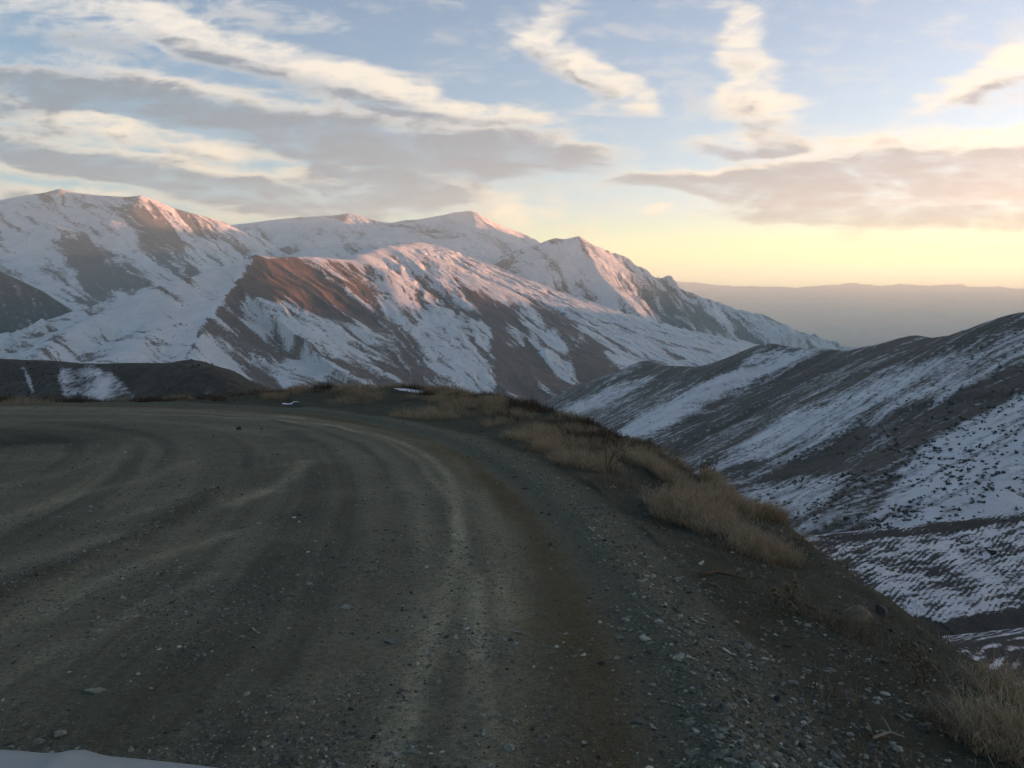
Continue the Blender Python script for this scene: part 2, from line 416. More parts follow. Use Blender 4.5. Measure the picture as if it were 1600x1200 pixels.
# --- hazy ridge behind it
Fh = Hill([([(960, 455, 9000), (1030, 466, 8800), (1080, 478, 8500), (1130, 487, 8000), (1190, 491, 7800), (1240, 516, 7500), (1310, 546, 7200), (1400, 590, 6900)], .42, .42, 40)], 40, 1500, 40)
MFar = hill_mat('hazy_slope', 60, 90, speck_amt=.2)
o = build_hill('mountain', Fh, .1, .5, 240, 5800, 11000, 160, MFar, -.4, [], (.2, -1), (200, 4, .3), (600, 3, 60), (500, 40), 5)
structure(o, 'hazy brown mountain ridge behind the second peak', 'mountain')

# --- front hill with the red lit facet and its spurs
B = Hill([
    ([(20, 585, 1850), (60, 552, 1900), (90, 530, 2000), (130, 504, 2100), (200, 471, 2200), (280, 440, 2300), (340, 418, 2400), (400, 402, 2450), (480, 401, 2600), (545, 406, 2730), (575, 394, 2900), (605, 386, 3080), (640, 395, 3080), (672, 407, 3020), (750, 441, 2880), (800, 465, 2780), (850, 493, 2680), (905, 545, 2540), (945, 600, 2400), (965, 650, 2260)], .5, .54, 34), ([(605, 386, 3080), (640, 380, 3700), (660, 378, 4300)], .4, .4, 60),
    ([(400, 402, 2450), (352, 458, 2250), (315, 512, 2060), (300, 560, 1880)], .6, .47, 12),
    ([(560, 402, 2800), (600, 424, 2650), (618, 470, 2450), (650, 540, 2200), (690, 600, 2000)], .55, .5, 25),
    ([(735, 436, 2890), (752, 466, 2720), (770, 506, 2520), (782, 560, 2300), (770, 620, 2050)], .55, .5, 14),
    ([(280, 440, 2300), (250, 500, 2080), (200, 550, 1900)], .35, .35, 40),
], 28, 1200, 22)
MB = hill_mat('streaked_slope', 7, 11, bare=(.115, .068, .050), bare2=(.165, .105, .078), speck_amt=.9, sharp=.24)
o = build_hill('mountain', B, -.66, .3, 1000, 1500, 5000, 560, MB, .40, [
    ([(905, 548), (1000, 590), (1160, 640), (1160, 720), (880, 660)], -.8, 8),
    ([(392, 404), (470, 402), (545, 408), (566, 425), (578, 470), (596, 505), (548, 498), (470, 478), (405, 462), (352, 468), (345, 450)], -.12, 8),
    ([(388, 412), (430, 403), (500, 425), (545, 470), (596, 505), (540, 500), (440, 468), (350, 466)], -.85, 9),
    ([(300, 505), (322, 468), (372, 468), (400, 500), (470, 520), (520, 560), (640, 560), (700, 600), (740, 650), (400, 650), (385, 590), (350, 545)], -.42, 14),
    ([(372, 474), (440, 492), (462, 520), (430, 532), (388, 506)], .55, 8),
    ([(425, 560), (478, 556), (508, 590), (500, 615), (440, 610)], .28, 10),
    ([(548, 412), (578, 420), (600, 480), (650, 540), (700, 600), (650, 590), (585, 520), (556, 460)], -.18, 10),
    ([(600, 440), (700, 430), (755, 470), (775, 560), (760, 605), (690, 590), (640, 530)], .26, 14),
    ([(722, 446), (752, 452), (800, 482), (842, 520), (880, 575), (900, 630), (770, 640), (776, 560), (758, 500)], -.72, 8),
    ([(782, 508), (806, 512), (826, 545), (796, 540)], .3, 7),
    ([(812, 500), (850, 512), (890, 555), (910, 600), (872, 592), (836, 545)], .55, 7),
    ([(838, 478), (870, 490), (940, 545), (990, 600), (900, 640), (915, 600), (885, 540), (850, 500)], -.75, 8),
    ([(40, 575), (130, 505), (330, 425), (395, 404), (345, 470), (305, 520), (340, 555), (372, 580), (300, 600)], .78, 8),
    ([(420, 400), (560, 385), (680, 385), (730, 420), (640, 420), (560, 404)], .85, 8),
], (.80, -.60), (20, 9, .85), (90, 6, 17), (150, 12), 4, gsnow=1.1, fall2=(.42, -.91, -.165, .03), paths=[
    ([(352, 462), (400, 458), (460, 460), (520, 462), (580, 455)], 1.1, -.4), ([(560, 450), (620, 462), (680, 476), (740, 490)], 1.2, -.5),
    ([(300, 545), (312, 520), (290, 560), (330, 575)], 3, -.7), ([(215, 520), (260, 512), (310, 500)], 2.5, -.4), ([(120, 560), (200, 535), (290, 540)], 2.5, -.4),
    ([(600, 515), (660, 500), (760, 520)], 1.0, -.3), ([(640, 545), (700, 540), (770, 552)], 1.0, -.3)])
structure(o, 'broad snowy mountain with a red sunlit bare facet and dark spurs', 'mountain')

# --- dark slope at the left
H_ = Hill([([(-420, 290, 2500), (-300, 325, 2490), (-120, 385, 2470), (0, 424, 2450), (60, 452, 2440), (100, 478, 2430), (132, 502, 2420)], .6, .62, 16)], 20, 900, 14)
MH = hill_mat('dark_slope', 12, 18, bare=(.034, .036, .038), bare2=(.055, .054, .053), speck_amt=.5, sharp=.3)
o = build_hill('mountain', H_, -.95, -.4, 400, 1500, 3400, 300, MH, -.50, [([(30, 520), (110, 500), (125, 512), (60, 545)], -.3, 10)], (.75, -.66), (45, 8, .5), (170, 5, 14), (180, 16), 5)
structure(o, 'dark bare mountainside at the left edge with faint snow streaks', 'mountain')

# --- near dark ridge behind the bend
I_ = Hill([([(-420, 552, 250), (-200, 555, 225), (0, 561, 200), (60, 563, 195), (120, 568, 188), (200, 567, 180), (265, 567, 175), (292, 562, 172), (330, 574, 165), (372, 598, 160), (420, 622, 158), (470, 660, 160)], .55, .5, 5)], 8, 300, 5)
MI = hill_mat('near_ridge_slope', 1.6, 2.2, bare=(.048, .046, .038), bare2=(.088, .078, .058), speck_amt=1.0, sharp=.34)
o = build_hill('ridge', I_, -.98, -.16, 500, 100, 320, 200, MI, -.8, [
    ([(92, 574), (150, 572), (180, 580), (202, 606), (210, 625), (100, 625)], .06, 9),
    ([(30, 570), (38, 570), (55, 610), (48, 612)], .0, 3)], (.5, -.86), (5, 6, .42), (26, 4, 3.6), (16, 2.2), 4, key='I')
structure(o, 'low dark ridge just beyond the bend with one snow patch', 'ridge')

# --- right hillside with diagonal snow bands
R_ = Hill([
    ([(2900, 240, 330), (2300, 285, 380), (1900, 405, 430), (1700, 468, 460), (1600, 500, 480), (1500, 522, 570), (1430, 532, 640), (1360, 541, 700), (1325, 549, 740), (1290, 545, 780), (1200, 542, 840), (1120, 566, 920), (1095, 573, 960), (1040, 571, 1080), (1010, 568, 1150), (960, 582, 1230), (900, 606, 1330), (860, 628, 1420), (800, 680, 1500)], .52, .5, 10),
    ([(1200, 542, 840), (1120, 600, 760), (1000, 690, 650)], .5, .5, 12),
    ([(1430, 532, 640), (1330, 600, 560), (1200, 700, 470), (1120, 760, 410)], .5, .5, 12),
    ([(1600, 500, 480), (1560, 585, 410), (1460, 690, 350), (1330, 780, 305)], .5, .5, 12),
    ([(1010, 568, 1150), (960, 620, 1020), (900, 690, 900)], .5, .5, 12),
    ([(1900, 405, 430), (1800, 560, 330), (1640, 690, 290), (1500, 790, 262)], .5, .5, 12),
], 16, 420, 10)
MR = hill_mat('banded_slope', 2.6, 3.6, bare=(.062, .054, .045), bare2=(.10, .084, .066), speck_amt=.8, sharp=.36)
RP = [
    ([(1190, 549), (1290, 547), (1180, 592), (1060, 655), (975, 700), (930, 690), (1080, 606)], .36, 9),
    ([(985, 584), (1030, 588), (960, 625), (890, 655), (880, 640)], .22, 9),
    ([(860, 630), (1010, 570), (1100, 572), (1195, 545), (1170, 560), (1080, 600), (1010, 582), (900, 625)], -.5, 5),
    ([(1292, 549), (1420, 528), (1430, 535), (1240, 605), (1080, 695), (1010, 715), (1180, 615)], -.6, 8),
    ([(1470, 558), (1505, 556), (1350, 645), (1200, 715), (1100, 735), (1230, 650)], .20, 9),
    ([(1600, 485), (1600, 508), (1450, 562), (1370, 575), (1440, 528)], -.6, 6),
    ([(1620, 500), (1620, 565), (1480, 610), (1280, 695), (1200, 722), (1380, 640), (1500, 560)], .04, 10),
    ([(1620, 565), (1620, 600), (1440, 690), (1300, 742), (1130, 765), (1240, 722), (1400, 650)], -.62, 8),
    ([(1620, 600), (1700, 820), (1330, 840), (1390, 770), (1440, 694)], .44, 8),
    ([(1445, 690), (1390, 770), (1335, 832), (1260, 840), (1330, 770)], -.25, 10),
    ([(1270, 742), (1335, 740), (1260, 812), (1190, 800), (1130, 765)], .10, 10),
]
RFALL = (-.95, -.31)
o = build_hill('hillside', R_, -.02, 2.2, 1100, 190, 1700, 420, MR, -.32, RP, RFALL, (5.0, 10, .50), (40, 5, 4.2), (30, 2.2), 6, gsnow=.6, key='R')
structure(o, 'dark hillside on the right with diagonal bands of snow', 'hillside')

# --- lower terraces on the right
J_ = Hill([
    ([(1180, 880, 215), (1230, 852, 222), (1280, 837, 228), (1450, 819, 240), (1600, 801, 248), (1800, 775, 262), (2200, 760, 300)], .7, .30, 2.5),
], 6, 200, 2.5)
MJ = hill_mat('terrace_slope', .8, 1.2, bare=(.045, .042, .036), bare2=(.07, .062, .05), speck_amt=.35)
o = build_hill('terrace', J_, .2, 1.2, 900, 165, 275, 420, MJ, .05, [
    ([(1250, 850), (1290, 838), (1450, 820), (1640, 796), (1640, 806), (1450, 834), (1300, 850)], -.6, 4),
    ([(1280, 850), (1380, 850), (1330, 900), (1270, 880)], -.15, 10),
    ([(1640, 940), (1640, 1100), (1380, 1100), (1400, 968), (1500, 968), (1580, 955)], -1.0, 6),
], (-.93, -.37), (1.5, 7, .55), (7, 4, .5), (9, .45), 4, key='J', furrow=(.73, .68, 1.15, .24))
structure(o, 'lower snow dusted terrace on the right with fine dark furrows', 'terrace')
K_ = Hill([([(1380, 1060, 122), (1460, 1022, 126), (1540, 1002, 132), (1640, 985, 140), (1800, 965, 150)], .5, .45, 2)], 6, 200, 2)
o = build_hill('terrace', K_, .35, 1.1, 500, 95, 165, 240, MJ, -.25, [], (-.93, -.37), (1.6, 12, .5), (7, 4, .4), (9, .3), 4, furrow=(.80, .60, 2.2, .45))
structure(o, 'lowest furrowed terrace below the embankment at the right edge', 'terrace')

# --- added unseen range, shaped to keep the low sun off the valley
Wm = Hill([([(3600, 300, 340), (3950, 1500, 335), (4550, 2600, 318), (5250, 3700, 322), (5950, 4800, 300), (6500, 5700, 240)], .5, .5, 40), ([(6600, 5900, 150), (5400, 6350, 780), (5420, 6850, 828), (5450, 7300, 828), (5500, 7700, 760), (5700, 8500, 300)], .68, .6, 40)], 40, 1200, 40, plan=True)
o = build_hill('mountain', Wm, .72, 4.5, 300, 900, 9000, 150, MF, -.1, [], (-.9, .4), (120, 6, .4), (380, 5, 34), (420, 20), 4)
structure(o, 'unseen mountain added beyond the right hillside to shade the valley', 'mountain')

# --- far hills and the plain
Gh = Hill([([(-900, 452, 24000), (-200, 446, 23000), (400, 440, 22000), (900, 437, 21500), (1040, 438, 21500), (1080, 441, 21500), (1120, 446, 21500), (1170, 447, 21600), (1240, 449, 21500), (1300, 445, 21400), (1335, 443, 21500), (1375, 446, 21500), (1420, 444, 21400), (1455, 447, 21500), (1490, 444, 21500), (1520, 449, 21500), (1560, 448, 21500), (1590, 452, 21500), (1640, 450, 21800), (2200, 440, 22000), (3400, 430, 21000)], .34, .34, 100)], 60, 3000, 100)
o = build_hill('hills', Gh, -1.2, 2.2, 900, 14000, 26000, 130, MFar, -.7, [], (0, -1), (500, 3, .2), (900, 2, 160), (420, 260), 3, zmin=-760)
structure(o, 'long line of hazy hills along the horizon', 'hills')

def valley():
    r = np.exp(np.linspace(math.log(120), math.log(27000), 220)); th = np.linspace(-math.pi, math.pi, 241)
    Rr, T = np.meshgrid(r, th, indexing='ij'); X = Rr * np.sin(T); Y = Rr * np.cos(T)
    Z = -150 - 560 * (1 - np.exp(-np.maximum(Rr - 300, 0) / 2600)) + fbm(X / 700, Y / 700, 4, 33) * 30 * np.clip(Rr / 2000, 0.05, 1)
    px, py = proj(X, Y, Z)
    return grid_mesh('valley_floor', X, Y, Z, MFar, {'snow': np.full(X.shape, -.7) + fbm(X / 900, Y / 900, 3, 8) * .4})
structure(valley(), 'brown valley floor and plain fading into haze', 'valley')

# ------------------------------------------------------------------ the road shelf we stand on
GRADE = .05
def road_pt(px, py, drop=0.0):
    u = (px - 800.0) / FPX; v = (py - 600.0) / FPX; dy = CP - v * SP; dz = -SP - v * CP
    D = (CAMZ + drop) / (-(dz / dy) - GRADE)
    return (u / dy * D, D)
Rpx = [(1020, 1230), (1000, 1150), (975, 1060), (945, 985), (905, 905), (862, 835), (806, 770), (742, 720), (676, 688), (596, 665), (500, 649), (400, 641), (250, 635), (100, 633), (0, 633), (-300, 634), (-900, 637)]
RL = np.array([(.75, -8.0), (.70, 0.0), (.62, 2.4)] + [road_pt(*p) for p in Rpx])
Epx = [(1600, 1085, .55), (1500, 1030, .55), (1390, 962, .55), (1270, 876, .5), (1130, 775, .45), (1070, 738, .4), (1000, 697, .3), (900, 656, .15), (830, 633, .0), (760, 617, -.12), (700, 611, -.2), (640, 607, -.25), (560, 603, -.3), (480, 606, -.25), (430, 616, -.05), (300, 624, .0), (150, 626, .0), (0, 626, .0), (-300, 627, .0), (-900, 630, 0)]
ELL = [road_pt(*p) for p in Epx]
EL = np.array([(3.3, -10.0), (3.0, 0.0)] + ELL)
EDROP = np.array([.6, .58] + [p[2] for p in Epx])
def sdist(x, y, L, vals=None):
    """distance to a plan line, positive on its outer (right / far) side; the nearest value along it and arc length"""
    bd = np.full(x.shape, 1e18); sg = np.ones(x.shape); va = np.zeros(x.shape); ar = np.zeros(x.shape); acc = 0.0
    for i in range(len(L) - 1):
        a, b = L[i], L[i + 1]; ex, ey = b - a; l2 = ex * ex + ey * ey; l = math.sqrt(l2)
        t = np.clip(((x - a[0]) * ex + (y - a[1]) * ey) / l2, 0, 1)
        dx = x - a[0] - t * ex; dy = y - a[1] - t * ey; d2 = dx * dx + dy * dy
        m = d2 < bd; bd = np.where(m, d2, bd); sg = np.where(m, np.where(ex * dy - ey * dx < 0, 1.0, -1.0), sg)
        ar = np.where(m, acc + t * l, ar); acc += l
        if vals is not None: va = np.where(m, vals[i] + (vals[i + 1] - vals[i]) * t, va)
    return np.sqrt(bd) * sg, va, ar
SPOIL = [(-60, 960), (90, 892), (190, 850), (250, 822), (300, 790), (335, 768)]     # low bank of dark spoil between the lanes
def mound_snow(x, y):
    w = 0
    for pts, wd in (([(500, 603.5), (540, 602), (585, 604)], .50), ([(628, 608.5), (650, 609)], .26), ([(448, 616), (462, 615)], .16)):
        L_ = [road_pt(a, b, -.27) for a, b in pts]; w = np.maximum(w, np.exp(-(line_d(x, y, L_) / wd) ** 4))
    return w
def ground(x, y, fine=True):
    sR, _, ar = sdist(x, y, RL); sE, dr, _ = sdist(x, y, EL, EDROP)
    z = -GRADE * y
    inn = np.clip(-sR, 0, 30)
    fr = np.clip(sR, 0, None) / np.maximum(np.clip(sR, 0, None) + np.clip(-sE, 0, None), .05)
    z = z - dr * fr ** 1.3
    z = z + .07 * np.exp(-((sR - .38) / .22) ** 2) * (1 + .5 * fbm(x * .9, y * .9, 2, 61)) + .02 * np.exp(-((sR - .9) / .3) ** 2)
    # beyond the edge: rounded shoulder, then steep fill slope
    so_ = np.clip(sE, 0, None)
    lum = fbm(x / 2.2, y / 2.2, 4, 62, .55)
    st_ = 1.05 * (np.sqrt(so_ ** 2 + .10) - math.sqrt(.10))
    z = z - np.where(so_ > 70, 1.05 * 70 + (so_ - 70) * .4, st_)
    z = z + lum * (.05 * np.clip(sR, 0, 1) + .16 * np.clip(so_ + .6 * (fr > .35), 0, 1) + .03) 
    z = z + np.clip(so_ / 14, 0, 1) * fbm(x / 16, y / 16, 3, 63) * 2.4
    if fine:
        # wheel ruts: bands that follow the bend
        w = sR + .10 * fbm(x / 6.0, y / 6.0, 2, 64)
        rut = fbm(w * 1.5, ar * .05, 3, 65, .6)
        z = z + .024 * rut * np.clip(inn, 0, 1) + .012 * fbm(x * 1.3, y * 1.3, 4, 66) + .006 * fbm(x * 7, y * 7, 3, 67, .6)
        z = z + .045 * np.exp(-(line_d(x, y, [road_pt(*p) for p in SPOIL]) / .15) ** 2) * (.6 + fbm(x * 4, y * 4, 3, 86))
    z = z - .16 * np.exp(-(((x + 9.5) / 1.9) ** 2 + ((y - 15.2) / 1.2) ** 2))
    return z, sR, sE, ar
TRACKS = [   # pale packed wheel lines as they cross the bend: photo pixels on the road plane, half width in metres, strength
    ([(600, 1215), (660, 1060), (695, 930), (716, 840), (718, 780), (700, 738), (660, 704), (600, 682), (530, 667), (450, 657), (330, 650), (150, 645), (0, 646), (-200, 648)], .075, 1.0),
    ([(765, 1215), (760, 1080), (752, 980), (748, 900)], .06, .75),
    ([(800, 960), (795, 880), (778, 810), (748, 755), (712, 716), (660, 690), (600, 672), (520, 658), (440, 650)], .12, .95),
    ([(830, 900), (815, 850), (790, 795)], .10, .6),
    ([(-40, 905), (60, 872), (140, 850), (175, 838)], .16, .6), ([(60, 960), (160, 905), (280, 858), (360, 832)], .10, .7),
    ([(-60, 830), (60, 790), (150, 765), (240, 745), (290, 722)], .14, .45), ([(360, 790), (420, 765), (462, 742), (476, 722)], .13, .75),
    ([(-60, 770), (60, 748), (130, 730), (200, 700), (215, 684)], .14, .35), ([(170, 815), (230, 795)], .12, .6),
    ([(-100, 1120), (60, 1030), (200, 960), (330, 900)], .10, .5), ([(-60, 660), (150, 655), (330, 664), (420, 680)], .2, .4)]
def build_ground():
    th = np.linspace(math.radians(-100), math.radians(95), 1300); r = np.exp(np.linspace(math.log(.8), math.log(190), 760))
    Rr, T = np.meshgrid(r, th, indexing='ij'); X = Rr * np.sin(T); Y = Rr * np.cos(T)
    Z, sR, sE, ar = ground(X, Y)
    w = sR + .07 * fbm(X / 4.0, Y / 4.0, 2, 64)
    # tracks: pale packed wheel lines, brown soft shoulder, loose grey gravel
    def band(c, s): return np.exp(-((w - c) / s) ** 2)
    br = fbm(ar / 2.5, w * 1.5, 3, 70)
    pale = (.95 * band(-.52, .10) + .85 * band(-.78, .07) + .6 * band(-1.12, .12) + .25 * band(-1.6, .15)) * (.75 + .7 * br)
    pale = pale + .55 * np.clip(fbm(w * 1.7, ar * .06, 4, 71, .6) * 2.2 - .1, 0, 1) * sstep(-1.2, -2.6, sR)
    pale = pale + .35 * np.clip(fbm(X / 2.0, Y / 2.0, 4, 72) * 2, 0, 1)
    pale = pale * .55
    def stroke(pts, wd):
        L_ = [road_pt(*p) for p in pts]; d_ = line_d(X + .04 * fbm(X * .7, Y * .7, 3, 78), Y + .05 * fbm(X * .6, Y * .6, 3, 79), L_)
        return np.exp(-(d_ / wd) ** 2)
    stk = 0
    for pts, wd, am in TRACKS: stk = np.maximum(stk, am * stroke(pts, wd))
    pale = pale + stk * .80 * (.5 + .9 * np.clip(fbm(X * 1.5, Y * .7, 4, 80) + .4, 0, 1)) * (.75 + .5 * fbm(X * 9, Y * 9, 3, 89))
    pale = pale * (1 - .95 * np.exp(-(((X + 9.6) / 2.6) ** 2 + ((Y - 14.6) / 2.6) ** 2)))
    brown = np.clip(band(-.17, .20) * 1.15 + .5 * band(-.48, .12), 0, 1) * (.8 + .5 * br)
    grav = sstep(-.02, .16, w) * (1 - sstep(.75, 1.25, w + .3 * fbm(X, Y, 3, 73)))
    verge = sstep(.7, 1.2, w)
    ridge_ = np.exp(-(line_d(X + .1 * fbm(X * 2, Y * 2, 3, 85), Y, [road_pt(*p) for p in SPOIL]) / .16) ** 2)
    dark_bands = ridge_ * 1.3 + np.clip(fbm(w * 1.7 + 9, ar * .035, 5, 74, .65) * 2.4, 0, 1) * (1 - verge) * (1 - grav)  # dark spoil bank, plus darker stripes along the lanes
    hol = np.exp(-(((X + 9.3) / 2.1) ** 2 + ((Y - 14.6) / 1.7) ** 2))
    snow = .7 * mound_snow(X, Y)
    snow = snow + np.clip((sE - 9) / 12, 0, 1) * (.25 + fbm(X / 7, Y / 7, 4, 75) * .9)
    m = bpy.data.materials.new('gravel_road'); m.use_nodes = True; N = NT(m.node_tree); bs = m.node_tree.nodes['Principled BSDF']
    pos = N.n('ShaderNodeNewGeometry').outputs['Position']
    A_ = lambda k: N.attr(k).outputs['Fac']
    n1 = N.noise(pos, 26, 8, .7); n2 = N.noise(pos, 3.2, 6, .62); n3 = N.noise(pos, 110, 4, .7)
    vor = N.n('ShaderNodeTexVoronoi'); N.put(vor.inputs['Vector'], pos); vor.inputs['Scale'].default_value = 42
    vor2 = N.n('ShaderNodeTexVoronoi'); N.put(vor2.inputs['Vector'], pos); vor2.inputs['Scale'].default_value = 95
    peb = N.m('MULTIPLY', N.rng(vor.outputs['Distance'], .18, .34, 1, 0), N.rng(vor.outputs['Color'], .45, .8))
    c = N.mix(N.rng(n1, .28, .72), (.078, .076, .062), (.165, .156, .124))
    c = N.mix(N.rng(n2, .35, .68, 0, .6), c, (.085, .079, .062))
    c = N.mix(N.m('MULTIPLY', A_('dark_bands'), .75, clamp=True), c, (.055, .055, .046))
    pf = N.m('MULTIPLY', A_('pale'), N.rng(n1, .2, .62), clamp=True)
    c = N.mix(N.m('MULTIPLY', pf, .95, clamp=True), c, (.36, .325, .245))
    c = N.mix(N.m('MULTIPLY', A_('brown'), .95, clamp=True), c, N.mix(n1, (.052, .037, .018), (.105, .078, .040)))
    gv = N.mix(N.rng(vor2.outputs['Distance'], .1, .5), (.20, .205, .165), (.036, .038, .031))
    gv = N.mix(.5, gv, N.mix(vor2.outputs['Color'], (.042, .046, .04), (.17, .178, .15)))
    c = N.mix(N.m('MULTIPLY', A_('grav'), .8), c, gv)
    vg = N.mix(N.rng(n1, .3, .7), (.022, .026, .021), (.058, .063, .052))
    vg = N.mix(N.rng(n2, .4, .62), vg, N.mix(n3, (.026, .028, .021), (.062, .060, .045)))
    c = N.mix(A_('verge'), c, vg)
    c = N.mix(N.m('MULTIPLY', peb, .55), c, (.21, .205, .19))
    c = N.mix(N.m('MULTIPLY', A_('hollow_shade'), .9), c, (.016, .017, .015))  # shade of the shallow hollow painted dark into the road colour
    sf = N.rng(N.m('ADD', A_('snow'), N.m('MULTIPLY_ADD', n2, .6, -.3)), .24, .34)
    c = N.vm('MULTIPLY', c, (1.24, 1.27, 1.10))
    c = N.mix(sf, c, (.8, .82, .86))
    N.put(bs.inputs['Base Color'], c); bs.inputs['Roughness'].default_value = .95; bs.inputs['Specular IOR Level'].default_value = .12
    b1 = N.n('ShaderNodeBump'); b1.inputs['Strength'].default_value = 1.0; b1.inputs['Distance'].default_value = .025
    N.put(b1.inputs['Height'], N.m('ADD', n1, N.m('MULTIPLY', N.rng(vor.outputs['Distance'], 0, .5, 1, 0), .5)))
    b2 = N.n('ShaderNodeBump'); b2.inputs['Strength'].default_value = .8; b2.inputs['Distance'].default_value = .01
    N.put(b2.inputs['Height'], N.m('ADD', n3, N.rng(vor2.outputs['Distance'], 0, .5, 1, 0))); m.node_tree.links.new(b1.outputs[0], b2.inputs['Normal'])
    m.node_tree.links.new(b2.outputs[0], bs.inputs['Normal'])
    o = grid_mesh('road', X, Y, Z, m, dict(pale=pale, brown=brown, grav=grav, verge=verge, dark_bands=dark_bands, snow=snow, hollow_shade=hol), Z > -125)
    return structure(o, 'unpaved gravel road bending left with pale wheel tracks and a dark verge', 'road')
build_ground()

# ------------------------------------------------------------------ things on the shelf
def hit(px, py, dmin=2.0, dmax=45.0):
    """where the sight line of a photo pixel meets the shelf"""
    D = np.linspace(dmin, dmax, 4000); p = unproj(np.full(D.shape, float(px)), np.full(D.shape, float(py)), 1.0)[0]
    X = p[0] * D; Z = CAMZ + (p[2] - CAMZ) * D
    g = ground(X, D)[0]; k = np.argmax(g >= Z)
    if not (g >= Z).any(): k = np.argmin(Z - g)
    return float(X[k]), float(D[k]), float(g[k])
def simple_mat(name, build, rough=.9, spec=.15):
    m = bpy.data.materials.new(name); m.use_nodes = True; N = NT(m.node_tree); bs = m.node_tree.nodes['Principled BSDF']
    N.put(bs.inputs['Base Color'], build(N)); bs.inputs['Roughness'].default_value = rough; bs.inputs['Specular IOR Level'].default_value = spec
    return m
def objpos(N): return N.n('ShaderNodeTexCoord').outputs['Object']
def straw_mat(name, a, b, c):
    return simple_mat(name, lambda N: N.mix(N.attr('tone').outputs['Fac'], N.mix(N.attr('along').outputs['Fac'], a, b), c), .8)
STRAW = straw_mat('straw', (.15, .116, .070), (.39, .315, .21), (.25, .188, .115))
DULL = straw_mat('dull_stalks', (.075, .061, .042), (.22, .18, .12), (.13, .10, .065))
DARKV = straw_mat('dark_stalks', (.035, .028, .020), (.075, .058, .04), (.05, .038, .026))
STEM = simple_mat('brown_stem', lambda N: N.mix(N.noise(objpos(N), 30), (.06, .043, .026), (.13, .095, .055)))
STONE = simple_mat('loose_stone', lambda N: N.mix(N.rng(N.noise(objpos(N), 40), .3, .7), N.vm('SCALE', (.98, 1.02, .84), scale=N.attr('tone').outputs['Fac']), N.vm('SCALE', (.60, .64, .52), scale=N.attr('tone').outputs['Fac'])))
ROCK = simple_mat('field_rock', lambda N: N.mix(N.rng(N.noise(objpos(N), 9, 6, .65), .3, .7), (.085, .072, .048), (.17, .142, .098)))

def blades(bx, by, bz, h, lean, w, rg, fan=1.0):
    """thin bent stalks: 7 vertices, 3 faces each; returns verts, faces, sizes, attributes"""
    n = len(bx); az = rg.uniform(0, 2 * np.pi, n); ca, sa = np.cos(az), np.sin(az)
    fa = rg.uniform(0, np.pi, n); wx, wy = np.cos(fa) * w, np.sin(fa) * w
    V = np.zeros((n, 7, 3)); al = np.zeros((n, 7))
    for i, (t, s_) in enumerate(((0, 1.0), (.45, .85), (.8, .6), (1.0, 0))):
        o = lean * h * t ** 1.7; px = bx + ca * o; py = by + sa * o; pz = bz + h * t * (1 - .18 * lean * t)
        if i < 3:
            V[:, 2 * i] = np.stack([px - wx * s_, py - wy * s_, pz], -1); V[:, 2 * i + 1] = np.stack([px + wx * s_, py + wy * s_, pz], -1)
            al[:, 2 * i:2 * i + 2] = t
        else: V[:, 6] = np.stack([px, py, pz], -1); al[:, 6] = 1
    b = np.arange(n)[:, None] * 7
    F = np.concatenate([b + np.array([[0, 1, 3, 2]]), b + np.array([[2, 3, 5, 4]]), b + np.array([[4, 5, 6]])], 1).ravel()
    S_ = np.tile([4, 4, 3], n)
    tone = np.repeat(rg.uniform(0, 1, n) ** 1.5, 7)
    return V.reshape(-1, 3), F, S_, {'along': al.ravel(), 'tone': tone}
def grass_object(name, pts, hmin, hmax, lean, w, mat, seed):
    rg = np.random.default_rng(seed); n = len(pts)
    z = ground(pts[:, 0], pts[:, 1])[0]
    h = rg.uniform(hmin, hmax, n) * (pts[:, 2] if pts.shape[1] > 2 else 1)
    V, F, S_, at = blades(pts[:, 0], pts[:, 1], z - .01, h, rg.uniform(.1, 1, n) * lean, w * rg.uniform(.6, 1.3, n), rg)
    return link_mesh(name, V, F, S_, mat, False, at)
def along_edge(n, s0, s1, t0, t1, seed):
    """scatter n plan points beside the embankment edge: arc fraction t0..t1, offset s0..s1 (outward positive)"""
    rg = np.random.default_rng(seed)
    seg = np.diff(EL, axis=0); ln = np.hypot(seg[:, 0], seg[:, 1]); cum = np.concatenate([[0], np.cumsum(ln)])
    a = rg.uniform(t0, t1, n); i = np.clip(np.searchsorted(cum, a) - 1, 0, len(seg) - 1); f = (a - cum[i]) / ln[i]
    p = EL[i] + seg[i] * f[:, None]; nrm = np.stack([seg[i][:, 1], -seg[i][:, 0]], -1) / ln[i][:, None]
    s_ = rg.uniform(s0, s1, n)
    return p + nrm * s_[:, None], a, s_, rg
def edge_arc(px):
    i = int(np.argmin([abs(p[0] - px) for p in Epx])) + 2
    seg = np.diff(EL, axis=0); return float(np.hypot(seg[:, 0], seg[:, 1])[:i].sum())
A_R, A_N, A_M, A_F, A_L, A_END = edge_arc(1600), edge_arc(1270), edge_arc(1000), edge_arc(700), edge_arc(430), edge_arc(-300)

